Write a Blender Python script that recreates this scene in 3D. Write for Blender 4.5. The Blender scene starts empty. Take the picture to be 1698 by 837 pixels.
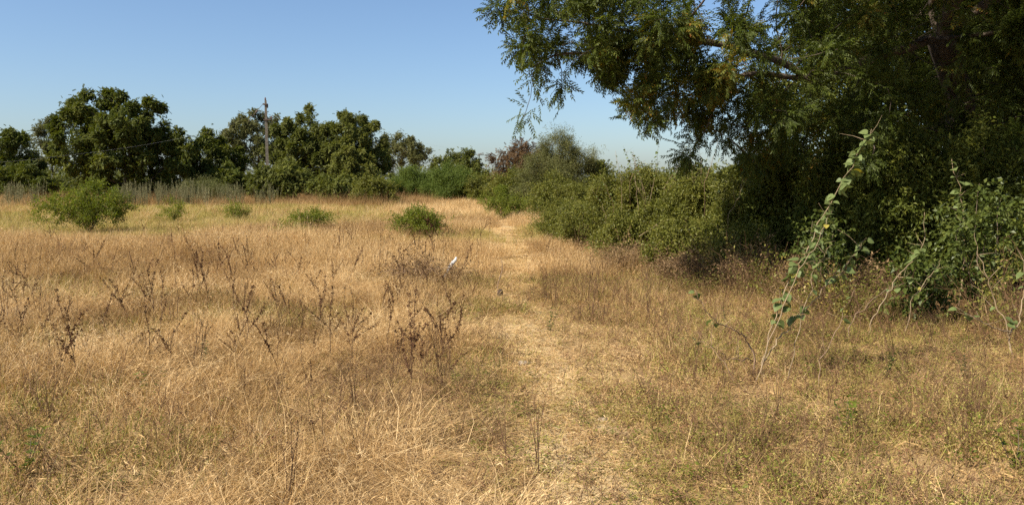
import bpy, math, random
import numpy as np
from mathutils import Vector

# ------------------------------------------------------------------ camera, sky, sun, exposure
SC = bpy.context.scene
COL = SC.collection
CAM_Z, F_PX, HORIZON, IMG_W, IMG_H = 1.6, 1333.0, 300.0, 1698.0, 837.0
PITCH = math.atan((IMG_H / 2 - HORIZON) / F_PX)
cam_data = bpy.data.cameras.new("camera")
cam_data.sensor_width = 36.0
cam_data.lens = 36.0 * F_PX / IMG_W
cam_data.clip_start, cam_data.clip_end = 0.05, 3000.0
cam = bpy.data.objects.new("camera", cam_data)
COL.objects.link(cam)
cam.location = (0, 0, CAM_Z)
cam.rotation_euler = (math.pi / 2 - PITCH, 0, 0)
SC.camera = cam

SUN_EL = math.radians(43)
SUN_AZ = math.radians(-121)          # compass angle of the sun from +Y, clockwise: left and a little behind the camera
sun_dir = Vector((math.sin(SUN_AZ) * math.cos(SUN_EL), math.cos(SUN_AZ) * math.cos(SUN_EL), math.sin(SUN_EL)))
world = bpy.data.worlds.new("World")
SC.world = world
world.use_nodes = True
wn, wl = world.node_tree.nodes, world.node_tree.links
wn.clear()
sky = wn.new("ShaderNodeTexSky")
sky.sky_type = 'NISHITA'
sky.sun_disc = False
sky.sun_elevation = SUN_EL
sky.sun_rotation = SUN_AZ
sky.altitude = 300
sky.air_density = 1.0
sky.dust_density = 1.4
sky.ozone_density = 5.0
bg = wn.new("ShaderNodeBackground")
bg.inputs["Strength"].default_value = 0.077
wo = wn.new("ShaderNodeOutputWorld")
wl.new(sky.outputs[0], bg.inputs[0])
wl.new(bg.outputs[0], wo.inputs[0])

sun_data = bpy.data.lights.new("sun", 'SUN')
sun_data.energy = 5.0
sun_data.angle = math.radians(0.53)
sun_data.color = (1.0, 0.93, 0.82)
sun = bpy.data.objects.new("sun", sun_data)
COL.objects.link(sun)
sun.rotation_euler = sun_dir.to_track_quat('Z', 'Y').to_euler()

SC.view_settings.view_transform = 'Standard'
SC.view_settings.look = 'None'
SC.view_settings.gamma = 1.0
SC.view_settings.exposure = 1.0
SC.cycles.max_bounces = 6
SC.cycles.diffuse_bounces = 3
SC.cycles.transmission_bounces = 4
SC.cycles.transparent_max_bounces = 4
SC.cycles.use_denoising = False
SC.cycles.debug_use_spatial_splits = True

# ------------------------------------------------------------------ helpers: places
RS = np.random.RandomState
cp, sp = math.cos(PITCH), math.sin(PITCH)

def ray(px, py):
    x, v = (px - IMG_W / 2) / F_PX, (IMG_H / 2 - py) / F_PX
    return np.array([x, cp + v * sp, -sp + v * cp])

def P(px, py, d):
    """point of the place seen at a picture position, d metres ahead"""
    r = ray(px, py)
    return np.array([0, 0, CAM_Z]) + r * (d / r[1])

def G(px, py):
    r = ray(px, py)
    return np.array([0, 0, CAM_Z]) + r * (CAM_Z / -r[2])

def ground_h(x, y):
    x, y = np.asarray(x, float), np.asarray(y, float)
    h = 0.03 * np.sin(x * 0.9 + 1.3) * np.cos(y * 0.7) + 0.02 * np.sin(x * 2.3 + y * 1.7) + 0.05 * np.sin(y * 0.23 + x * 0.11)
    r = np.sqrt(x * x + y * y)
    return h * np.clip((160 - r) / 100, 0, 1)

def noise2(x, y, seed=0, scale=1.0):
    """smooth value noise in 0..1"""
    x, y = np.asarray(x) / scale + 37.1 * seed, np.asarray(y) / scale - 19.7 * seed
    xi, yi = np.floor(x).astype(int), np.floor(y).astype(int)
    fx, fy = x - xi, y - yi
    fx, fy = fx * fx * (3 - 2 * fx), fy * fy * (3 - 2 * fy)
    def hsh(a, b):
        n = (a * 374761393 + b * 668265263 + seed * 974711) & 0x7fffffff
        n = ((n ^ (n >> 13)) * 1274126177) & 0x7fffffff
        return ((n ^ (n >> 16)) & 0xffff) / 65535.0
    return (hsh(xi, yi) * (1 - fx) + hsh(xi + 1, yi) * fx) * (1 - fy) + (hsh(xi, yi + 1) * (1 - fx) + hsh(xi + 1, yi + 1) * fx) * fy

PATH_PX = [(1010, 900), (985, 837), (958, 740), (925, 660), (885, 590), (860, 530), (848, 490), (850, 450), (856, 420), (850, 392), (836, 372), (815, 358), (790, 348)]
PATH = np.array([G(a, b)[:2] for a, b in PATH_PX])
PATH = np.vstack([[PATH[0][0] + 0.35, -3.0], PATH])

def path_off(x, y):
    """signed distance to the footpath (negative left of it)"""
    px = np.interp(y, PATH[:, 1], PATH[:, 0])
    return np.asarray(x) - px

# ------------------------------------------------------------------ helpers: objects
def tag(o, label=None, cat=None, group=None, kind=None):
    if label: o["label"] = label
    if cat: o["category"] = cat
    if group: o["group"] = group
    if kind: o["kind"] = kind
    return o

def empty(name, loc):
    o = bpy.data.objects.new(name, None)
    o.empty_display_size = 0.2
    COL.objects.link(o)
    o.location = loc
    return o

def link(name, me, parent=None):
    o = bpy.data.objects.new(name, me)
    COL.objects.link(o)
    if parent is not None:
        o.parent = parent
    return o

class MB:
    """collects polygons, each with a shade value v"""
    def __init__(s):
        s.v, s.f, s.a, s.m = [], [], [], []
    def poly(s, pts, val=0.5, mi=0):
        n = len(s.v)
        s.v.extend([tuple(p) for p in pts])
        s.f.append(tuple(range(n, n + len(pts))))
        s.a.append(val); s.m.append(mi)
    def mesh(s, verts, faces, val=0.5, mi=0):
        n = len(s.v)
        s.v.extend([tuple(p) for p in verts])
        for f in faces:
            s.f.append(tuple(i + n for i in f)); s.a.append(val); s.m.append(mi)
    def tube(s, pts, radii, k=5, val=0.5, mi=0, cap=True):
        pts = [Vector(p) for p in pts]
        n0 = len(s.v)
        ref = None
        for i, p in enumerate(pts):
            t = (pts[min(i + 1, len(pts) - 1)] - pts[max(i - 1, 0)])
            if t.length < 1e-9: t = Vector((0, 0, 1))
            t.normalize()
            if ref is None:
                ref = t.orthogonal().normalized()
            u = (ref - t * ref.dot(t))
            if u.length < 1e-6: u = t.orthogonal()
            u.normalize(); ref = u
            w = t.cross(u)
            for j in range(k):
                a = 2 * math.pi * j / k
                s.v.append(tuple(p + (u * math.cos(a) + w * math.sin(a)) * radii[i]))
        for i in range(len(pts) - 1):
            for j in range(k):
                a, b = n0 + i * k + j, n0 + i * k + (j + 1) % k
                s.f.append((a, b, b + k, a + k)); s.a.append(val); s.m.append(mi)
        if cap and k > 2:
            s.f.append(tuple(n0 + (len(pts) - 1) * k + j for j in range(k))); s.a.append(val); s.m.append(mi)
            s.f.append(tuple(n0 + k - 1 - j for j in range(k))); s.a.append(val); s.m.append(mi)
    def build(s, name, mats, smooth=False):
        me = bpy.data.meshes.new(name)
        me.from_pydata(s.v, [], s.f)
        if not isinstance(mats, (list, tuple)): mats = [mats]
        for m in mats: me.materials.append(m)
        at = me.attributes.new("v", 'FLOAT', 'FACE')
        at.data.foreach_set("value", np.array(s.a, np.float32))
        if any(s.m): me.polygons.foreach_set("material_index", np.array(s.m, np.int32))
        if smooth: me.polygons.foreach_set("use_smooth", np.ones(len(s.f), bool))
        me.update()
        return me

# ------------------------------------------------------------------ materials
def leaf_material(name, stops, trans=0.35, rough=0.55, spec=0.35, wt=0.55):
    """leaf or straw: colour by plant tint (wt) and by blade or leaf shade value"""
    m = bpy.data.materials.new(name); m.use_nodes = True
    n, l = m.node_tree.nodes, m.node_tree.links
    n.clear()
    out = n.new("ShaderNodeOutputMaterial")
    at = n.new("ShaderNodeAttribute"); at.attribute_type = 'INSTANCER'; at.attribute_name = "tint"
    av = n.new("ShaderNodeAttribute"); av.attribute_type = 'GEOMETRY'; av.attribute_name = "v"
    a = n.new("ShaderNodeMath"); a.operation = 'MULTIPLY'; a.inputs[1].default_value = wt
    b = n.new("ShaderNodeMath"); b.operation = 'MULTIPLY_ADD'; b.inputs[1].default_value = 1 - wt
    l.new(at.outputs["Fac"], a.inputs[0]); l.new(av.outputs["Fac"], b.inputs[0]); l.new(a.outputs[0], b.inputs[2])
    cr = n.new("ShaderNodeValToRGB")
    el = cr.color_ramp.elements
    while len(el) < len(stops): el.new(0.5)
    for e, (pos, c) in zip(el, stops):
        e.position = pos; e.color = (*c, 1)
    l.new(b.outputs[0], cr.inputs[0])
    pr = n.new("ShaderNodeBsdfPrincipled")
    pr.inputs["Roughness"].default_value = rough
    pr.inputs["Specular IOR Level"].default_value = spec * .55
    l.new(cr.outputs[0], pr.inputs["Base Color"])
    tr = n.new("ShaderNodeBsdfTranslucent")
    hs = n.new("ShaderNodeHueSaturation"); hs.inputs["Saturation"].default_value = 1.15; hs.inputs["Value"].default_value = 1.25
    l.new(cr.outputs[0], hs.inputs["Color"]); l.new(hs.outputs[0], tr.inputs["Color"])
    mx = n.new("ShaderNodeMixShader"); mx.inputs[0].default_value = trans
    l.new(pr.outputs[0], mx.inputs[1]); l.new(tr.outputs[0], mx.inputs[2])
    l.new(mx.outputs[0], out.inputs[0])
    return m

def solid_material(name, c1, c2, scale=20.0, rough=0.85, bump=0.3, stretch=(1, 1, 1), detail=6, spec=0.25):
    m = bpy.data.materials.new(name); m.use_nodes = True
    n, l = m.node_tree.nodes, m.node_tree.links
    pr = n["Principled BSDF"]
    pr.inputs["Roughness"].default_value = rough
    pr.inputs["Specular IOR Level"].default_value = spec
    tc = n.new("ShaderNodeTexCoord"); mp = n.new("ShaderNodeMapping"); mp.inputs["Scale"].default_value = stretch
    nz = n.new("ShaderNodeTexNoise"); nz.inputs["Scale"].default_value = scale; nz.inputs["Detail"].default_value = detail
    cr = n.new("ShaderNodeValToRGB")
    cr.color_ramp.elements[0].position, cr.color_ramp.elements[1].position = 0.3, 0.7
    cr.color_ramp.elements[0].color, cr.color_ramp.elements[1].color = (*c1, 1), (*c2, 1)
    bp = n.new("ShaderNodeBump"); bp.inputs["Strength"].default_value = bump; bp.inputs["Distance"].default_value = 0.02
    l.new(tc.outputs["Object"], mp.inputs[0]); l.new(mp.outputs[0], nz.inputs["Vector"])
    l.new(nz.outputs["Fac"], cr.inputs[0]); l.new(cr.outputs[0], pr.inputs["Base Color"])
    l.new(nz.outputs["Fac"], bp.inputs["Height"]); l.new(bp.outputs[0], pr.inputs["Normal"])
    return m

def earth_material(name, cols, s1, s2, bump):
    m = bpy.data.materials.new(name); m.use_nodes = True
    n, l = m.node_tree.nodes, m.node_tree.links
    pr = n["Principled BSDF"]; pr.inputs["Roughness"].default_value = 0.95; pr.inputs["Specular IOR Level"].default_value = 0.1
    tc = n.new("ShaderNodeTexCoord")
    na = n.new("ShaderNodeTexNoise"); na.inputs["Scale"].default_value = s1; na.inputs["Detail"].default_value = 5
    nb = n.new("ShaderNodeTexNoise"); nb.inputs["Scale"].default_value = s2; nb.inputs["Detail"].default_value = 8; nb.inputs["Roughness"].default_value = 0.7
    ra = n.new("ShaderNodeValToRGB"); rb = n.new("ShaderNodeValToRGB")
    for r, (c1, c2) in ((ra, cols[0:2]), (rb, cols[2:4])):
        r.color_ramp.elements[0].position, r.color_ramp.elements[1].position = 0.35, 0.65
        r.color_ramp.elements[0].color, r.color_ramp.elements[1].color = (*c1, 1), (*c2, 1)
    mx = n.new("ShaderNodeMix"); mx.data_type = 'RGBA'; mx.inputs["Factor"].default_value = 0.5
    l.new(tc.outputs["Object"], na.inputs["Vector"]); l.new(tc.outputs["Object"], nb.inputs["Vector"])
    l.new(na.outputs["Fac"], ra.inputs[0]); l.new(nb.outputs["Fac"], rb.inputs[0])
    l.new(ra.outputs[0], mx.inputs["A"]); l.new(rb.outputs[0], mx.inputs["B"])
    l.new(mx.outputs["Result"], pr.inputs["Base Color"])
    bp = n.new("ShaderNodeBump"); bp.inputs["Strength"].default_value = bump; bp.inputs["Distance"].default_value = 0.03
    l.new(nb.outputs["Fac"], bp.inputs["Height"]); l.new(bp.outputs[0], pr.inputs["Normal"])
    return m

M = {}
M['straw'] = leaf_material('dry_straw', [(0.0, (0.099, 0.056, 0.0207)), (0.3, (0.297, 0.181, 0.0714)), (0.6, (0.525, 0.348, 0.15)), (1.0, (0.772, 0.589, 0.324))], 0.25, 0.6, 0.3)
M['rust_straw'] = leaf_material('rusty_straw', [(0.0, (0.116, 0.066, 0.0258)), (0.5, (0.281, 0.17, 0.0688)), (1.0, (0.456, 0.31, 0.133))], 0.25, 0.6, 0.3)
M['olive_grass'] = leaf_material('olive_grass', [(0.0, (0.1, 0.0901, 0.02)), (0.5, (0.27, 0.228, 0.055)), (1.0, (0.42, 0.36, 0.11))], 0.3, 0.6, 0.3)
M['green_grass'] = leaf_material('green_grass', [(0.0, (0.06, 0.075, 0.018)), (0.5, (0.15, 0.16, 0.035)), (1.0, (0.30, 0.27, 0.07))], 0.3, 0.6, 0.3)
M['grey_plume'] = leaf_material('grey_plume', [(0.0, (0.08, 0.08, 0.035)), (0.5, (0.17, 0.16, 0.075)), (1.0, (0.30, 0.27, 0.15))], 0.25, 0.7, 0.2)
M['dark_twig'] = leaf_material('dark_twig', [(0.0, (0.0562, 0.0312, 0.0187)), (0.6, (0.15, 0.085, 0.0438)), (1.0, (0.275, 0.175, 0.1))], 0.0, 0.8, 0.2)
M['seed'] = leaf_material('dark_seed', [(0.0, (0.0813, 0.04, 0.02)), (0.6, (0.181, 0.0912, 0.0462)), (1.0, (0.312, 0.175, 0.0875))], 0.1, 0.8, 0.2)
M['neem'] = leaf_material('neem_leaf', [(0.0, (0.0259, 0.04, 0.00812)), (0.5, (0.0746, 0.0963, 0.0162)), (0.82, (0.15, 0.158, 0.0271)), (0.93, (0.268, 0.179, 0.0271)), (1.0, (0.268, 0.101, 0.0316))], 0.42, 0.5, 0.4, 0.7)
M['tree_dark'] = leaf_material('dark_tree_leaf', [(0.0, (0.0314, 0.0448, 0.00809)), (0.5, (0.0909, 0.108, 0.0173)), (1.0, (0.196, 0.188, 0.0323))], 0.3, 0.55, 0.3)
M['tree_mid'] = leaf_material('mid_tree_leaf', [(0.0, (0.0492, 0.0608, 0.0131)), (0.5, (0.122, 0.134, 0.0264)), (1.0, (0.225, 0.212, 0.0471))], 0.3, 0.55, 0.3)
M['tree_grey'] = leaf_material('grey_tree_leaf', [(0.0, (0.0558, 0.0605, 0.0203)), (0.5, (0.124, 0.127, 0.0405)), (1.0, (0.212, 0.193, 0.0688))], 0.3, 0.6, 0.3)
M['mesquite'] = leaf_material('mesquite_leaf', [(0.0, (0.0367, 0.0561, 0.012)), (0.5, (0.098, 0.133, 0.026)), (1.0, (0.184, 0.204, 0.045))], 0.35, 0.6, 0.2)
M['lime'] = leaf_material('lime_leaf', [(0.0, (0.0582, 0.0824, 0.012)), (0.5, (0.154, 0.18, 0.026)), (1.0, (0.285, 0.283, 0.055))], 0.4, 0.55, 0.3)
M['hedge'] = leaf_material('hedge_leaf', [(0.0, (0.0466, 0.0561, 0.00988)), (0.5, (0.12, 0.128, 0.0218)), (0.85, (0.219, 0.203, 0.0417)), (1.0, (0.372, 0.256, 0.0694))], 0.35, 0.5, 0.4)
M['broad'] = leaf_material('broad_leaf', [(0.0, (0.0317, 0.0455, 0.00936)), (0.5, (0.0741, 0.0972, 0.0188)), (0.9, (0.137, 0.154, 0.0342)), (1.0, (0.296, 0.238, 0.0428))], 0.35, 0.45, 0.45)
M['rust_leaf'] = leaf_material('rust_leaf', [(0.0, (0.05, 0.035, 0.018)), (0.5, (0.12, 0.07, 0.032)), (1.0, (0.20, 0.13, 0.055))], 0.3, 0.6, 0.3)
M['dead_leaf'] = leaf_material('dead_leaf', [(0.0, (0.08, 0.05, 0.024)), (0.5, (0.20, 0.125, 0.06)), (1.0, (0.36, 0.25, 0.13))], 0.2, 0.7, 0.2)
M['bark'] = solid_material('bark', (0.035, 0.026, 0.018), (0.12, 0.09, 0.065), 14, 0.9, 0.8, (1, 1, 0.35))
M['twig'] = solid_material('twig', (0.07, 0.05, 0.03), (0.16, 0.12, 0.08), 18, 0.85, 0.3)
M['pale_stem'] = solid_material('pale_stem', (0.16, 0.112, 0.06), (0.31, 0.225, 0.13), 22, 0.6, 0.25, (1, 1, 0.4))
M['brown_stem'] = solid_material('brown_stem', (0.14, 0.085, 0.05), (0.28, 0.185, 0.115), 25, 0.75, 0.3)
M['concrete'] = solid_material('pole_concrete', (0.12, 0.10, 0.072), (0.24, 0.205, 0.15), 9, 0.85, 0.3)
M['iron'] = solid_material('bracket_iron', (0.05, 0.035, 0.028), (0.12, 0.08, 0.06), 16, 0.7, 0.2)
M['porcelain'] = solid_material('insulator_porcelain', (0.10, 0.05, 0.035), (0.16, 0.09, 0.06), 8, 0.25, 0.0, spec=0.5)
M['wire'] = solid_material('wire_aluminium', (0.38, 0.37, 0.35), (0.5, 0.48, 0.45), 30, 0.5, 0.0)
M['white'] = solid_material('whitewash', (0.42, 0.40, 0.36), (0.78, 0.77, 0.74), 26, 0.8, 0.4)
M['char'] = solid_material('charred_wood', (0.02, 0.015, 0.012), (0.07, 0.05, 0.035), 30, 0.9, 0.6)
M['stone'] = solid_material('field_stone', (0.20, 0.15, 0.10), (0.36, 0.29, 0.2), 14, 0.9, 0.5)
M['earth'] = earth_material('dry_earth', ((0.25, 0.155, 0.07), (0.38, 0.255, 0.12), (0.19, 0.12, 0.055), (0.46, 0.325, 0.155)), 0.6, 26.0, 0.7)
M['path'] = earth_material('trodden_earth', ((0.36, 0.25, 0.12), (0.46, 0.33, 0.165), (0.29, 0.195, 0.095), (0.54, 0.40, 0.21)), 3.0, 40.0, 0.5)

# ------------------------------------------------------------------ scatter: one object that draws many small pieces (stuff)
SCATTER_GROUPS = {}

def scatter_group(key, sources):
    if key in SCATTER_GROUPS: return SCATTER_GROUPS[key]
    ng = bpy.data.node_groups.new("scatter_" + key, 'GeometryNodeTree')
    ng.interface.new_socket("Geometry", in_out='INPUT', socket_type='NodeSocketGeometry')
    ng.interface.new_socket("Geometry", in_out='OUTPUT', socket_type='NodeSocketGeometry')
    n, l = ng.nodes, ng.links
    gi, go = n.new("NodeGroupInput"), n.new("NodeGroupOutput")
    iop = n.new("GeometryNodeInstanceOnPoints")
    g2i = n.new("GeometryNodeGeometryToInstance")
    for s in sources:
        oi = n.new("GeometryNodeObjectInfo"); oi.inputs["Object"].default_value = s
        oi.inputs["As Instance"].default_value = False
        l.new(oi.outputs["Geometry"], g2i.inputs[0])
    def na(t, name):
        x = n.new("GeometryNodeInputNamedAttribute"); x.data_type = t; x.inputs["Name"].default_value = name
        return x.outputs["Attribute"]
    e2r = n.new("FunctionNodeEulerToRotation")
    l.new(na('FLOAT_VECTOR', "rot"), e2r.inputs[0])
    l.new(gi.outputs[0], iop.inputs["Points"])
    l.new(g2i.outputs[0], iop.inputs["Instance"])
    iop.inputs["Pick Instance"].default_value = True
    l.new(na('INT', "idx"), iop.inputs["Instance Index"])
    l.new(e2r.outputs[0], iop.inputs["Rotation"])
    l.new(na('FLOAT_VECTOR', "scl"), iop.inputs["Scale"])
    l.new(iop.outputs[0], go.inputs[0])
    SCATTER_GROUPS[key] = ng
    return ng

SOURCES = {}
def source(key, meshes):
    """pieces kept in data only; they never stand in the place by themselves"""
    SOURCES[key] = [bpy.data.objects.new(key + "_piece", me) for me in meshes]

def scatter(name, key, pos, rot, scl, tint, rs, parent=None):
    pos = np.asarray(pos, np.float32)
    n = len(pos)
    me = bpy.data.meshes.new(name)
    me.vertices.add(n)
    me.vertices.foreach_set("co", pos.ravel())
    scl = np.asarray(scl, np.float32)
    if scl.ndim == 1: scl = np.repeat(scl[:, None], 3, 1)
    for nm, ty, fld, arr in (("rot", 'FLOAT_VECTOR', "vector", np.asarray(rot, np.float32)), ("scl", 'FLOAT_VECTOR', "vector", scl),
                             ("tint", 'FLOAT', "value", np.asarray(tint, np.float32)), ("idx", 'INT', "value", rs.randint(0, len(SOURCES[key]), n).astype(np.int32))):
        a = me.attributes.new(nm, ty, 'POINT')
        a.data.foreach_set(fld, np.ascontiguousarray(arr).ravel())
    o = link(name, me, parent)
    md = o.modifiers.new("scatter", 'NODES')
    md.node_group = scatter_group(key, SOURCES[key])
    return o

def rot_from_dirs(d, roll):
    d = d / np.maximum(np.linalg.norm(d, axis=1, keepdims=True), 1e-9)
    return np.stack([roll, -np.arcsin(np.clip(d[:, 2], -1, 1)), np.arctan2(d[:, 1], d[:, 0])], 1)

# ------------------------------------------------------------------ leaf and grass pieces
def leaf_poly(mb, base, d, side, L, W, up, val, mi=0, fold=0.15, curl=0.15):
    """one pointed leaf blade folded along its midrib"""
    b, d, s, u = Vector(base), Vector(d).normalized(), Vector(side).normalized(), Vector(up).normalized()
    m1 = b + d * L * 0.35 - u * L * 0.02
    m2 = b + d * L * 0.7 - u * L * curl * 0.5
    t = b + d * L - u * L * curl
    for sg in (-1, 1):
        e1 = b + d * L * 0.3 + s * sg * W * 0.5 + u * W * fold
        e2 = b + d * L * 0.65 + s * sg * W * 0.42 + u * W * fold - u * L * curl * 0.45
        pts = [b, e1, e2, t, m2, m1]
        if sg < 0: pts = pts[::-1]
        mb.poly(pts, val, mi)

def frond_mesh(name, mat, rs, pairs=6, L=0.24, ll=0.06, lw=0.017, droop=0.5, simple=True):
    """pinnate leaf: a rachis along +X that sags, paired narrow leaflets"""
    mb = MB()
    pts = []
    for i in range(pairs + 2):
        t = i / (pairs + 1)
        pts.append(Vector((L * t * (1 - 0.12 * droop * t), rs.uniform(-.004, .004), -droop * L * 0.45 * t * t)))
    for i in range(len(pts) - 1):
        w = 0.0016
        mb.poly([pts[i] + Vector((0, -w, 0)), pts[i + 1] + Vector((0, -w * .7, 0)), pts[i + 1] + Vector((0, w * .7, 0)), pts[i] + Vector((0, w, 0))], 0.6)
    for i in range(1, pairs + 2):
        tang = (pts[min(i + 1, len(pts) - 1)] - pts[i - 1]).normalized()
        for sg in (-1, 1):
            if rs.rand() < 0.06: continue
            spread = rs.uniform(0.75, 1.15) * (1 - 0.35 * i / (pairs + 1))
            d = (tang * math.cos(spread) + Vector((0, sg, 0)) * math.sin(spread) + Vector((0, 0, rs.uniform(-0.55, 0.05)))).normalized()
            l_ = ll * rs.uniform(0.75, 1.15); w_ = lw * rs.uniform(0.8, 1.2)
            s = d.cross(Vector((0, 0, 1))).normalized()
            u = s.cross(d)
            b = pts[i]
            m1 = b + d * l_ * 0.4; t = b + d * l_ - u * l_ * 0.18
            val = rs.rand()
            mb.poly([b, m1 + s * w_ * .5 + u * w_ * .2, t, m1 - s * w_ * .5 + u * w_ * .2], val)
    return mb.build(name, mat)

def sprig_mesh(name, mat, rs, n=7, L=0.22, ll=0.055, lw=0.035, stem_r=0.0015):
    """short twig along +X with simple pointed leaves standing out on all sides"""
    mb = MB()
    pts = [Vector((L * i / 4, rs.uniform(-.01, .01), rs.uniform(-.012, .012) - 0.02 * (i / 4) ** 2)) for i in range(5)]
    mb.tube(pts, [stem_r * (1 - 0.12 * i) for i in range(5)], 3, 0.7, cap=False)
    for i in range(n):
        t = (i + 0.6) / n
        b = pts[0].lerp(pts[4], t)
        a = i * 2.4 + rs.uniform(-.5, .5)
        d = Vector((rs.uniform(0.15, 0.8), math.cos(a), math.sin(a) * 0.75 - 0.25)).normalized()
        up = Vector((rs.uniform(-.3, .3), rs.uniform(-.3, .3), 1))
        s = d.cross(up).normalized(); u = s.cross(d)
        k = rs.uniform(0.65, 1.15)
        l_, w_ = ll * k, lw * k
        m = b + d * l_ * 0.45; tp = b + d * l_ - u * l_ * .2
        val = rs.rand()
        mb.poly([b, m + s * w_ * .5 + u * w_ * .18, tp, m - s * w_ * .5 + u * w_ * .18], val)
    return mb.build(name, mat)

def feather_mesh(name, mat, rs, n=26, L=0.3, ll=0.035, lw=0.008, spread=0.07):
    """fine feathery sprig of tiny leaflets"""
    mb = MB()
    for i in range(n):
        b = Vector((rs.uniform(0, L), rs.normal(0, spread), rs.normal(0, spread) - 0.03))
        d = Vector((rs.uniform(-.2, 1), rs.normal(0, .8), rs.normal(-.1, .7))).normalized()
        s = d.cross(Vector(rs.normal(0, 1, 3))).normalized()
        k = rs.uniform(.7, 1.3)
        mb.poly([b, b + d * ll * .5 * k + s * lw * .5, b + d * ll * k, b + d * ll * .5 * k - s * lw * .5], rs.rand())
    return mb.build(name, mat)

def plume_mesh(name, mat, rs, stems=9, h=(0.9, 1.6)):
    """tall weed spikes with fuzzy heads"""
    mb = MB()
    for i in range(stems):
        a = rs.uniform(0, 6.283); r = .35 * rs.rand(); H = rs.uniform(*h)
        b = Vector((r * math.cos(a), r * math.sin(a), 0)); d = Vector((rs.normal(0, .09), rs.normal(0, .09), 1))
        mb.tube([b, b + d * H * .6, b + d * H], [.006, .005, .003], 3, rs.rand(), cap=False)
        for k in range(46):
            t = rs.uniform(.25, 1) ** .7; c = b + d * H * t
            dd = (Vector(rs.normal(0, 1, 3)) + Vector((0, 0, .9))).normalized(); s = dd.cross(Vector(rs.normal(0, 1, 3))).normalized()
            l_ = rs.uniform(.05, .11) * (1.25 - t * .7)
            mb.poly([c, c + dd * l_ * .5 + s * .011, c + dd * l_, c + dd * l_ * .5 - s * .011], np.clip(rs.normal(.55, .25), 0, 1))
    return mb.build(name, mat)

def variants(key, fn, count, seed, **kw):
    source(key, [fn(key, rs=RS(seed + i), **kw) for i in range(count)])

variants('plume', plume_mesh, 4, 140, mat=M['grey_plume'])
variants('neem', frond_mesh, 6, 150, mat=M['neem'], ll=.058, lw=.019, L=.23, droop=.3)
variants('far_dark', frond_mesh, 5, 160, mat=M['tree_dark'], pairs=4, L=.26, ll=.10, lw=.055, droop=.5)
variants('far_mid', frond_mesh, 5, 170, mat=M['tree_mid'], pairs=4, L=.26, ll=.10, lw=.055, droop=.5)
variants('far_grey', frond_mesh, 5, 180, mat=M['tree_grey'], pairs=4, L=.26, ll=.095, lw=.048, droop=.5)
variants('far_rustleaf', frond_mesh, 4, 190, mat=M['rust_leaf'], pairs=5, L=.3, ll=.1, lw=.035, droop=.5)
variants('far_mesquite', feather_mesh, 5, 200, mat=M['mesquite'], n=30, L=.5, ll=.11, lw=.03, spread=.10)
variants('grey_feather', feather_mesh, 5, 210, mat=M['tree_grey'], n=34, L=.4, ll=.07, lw=.018, spread=.08)
variants('lime_sprig', sprig_mesh, 5, 220, mat=M['lime'], n=9, L=.26, ll=.075, lw=.026)
variants('hedge_sprig', sprig_mesh, 6, 230, mat=M['hedge'], n=8, L=.22, ll=.05, lw=.028)
variants('hedge_far', sprig_mesh, 5, 240, mat=M['hedge'], n=9, L=.34, ll=.10, lw=.05)
variants('broad_sprig', sprig_mesh, 6, 250, mat=M['broad'], n=8, L=.24, ll=.062, lw=.044)
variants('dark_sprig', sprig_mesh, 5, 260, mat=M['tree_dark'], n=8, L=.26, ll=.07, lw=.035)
variants('dead_sprig', sprig_mesh, 5, 270, mat=M['dead_leaf'], n=6, L=.22, ll=.04, lw=.02)

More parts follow.
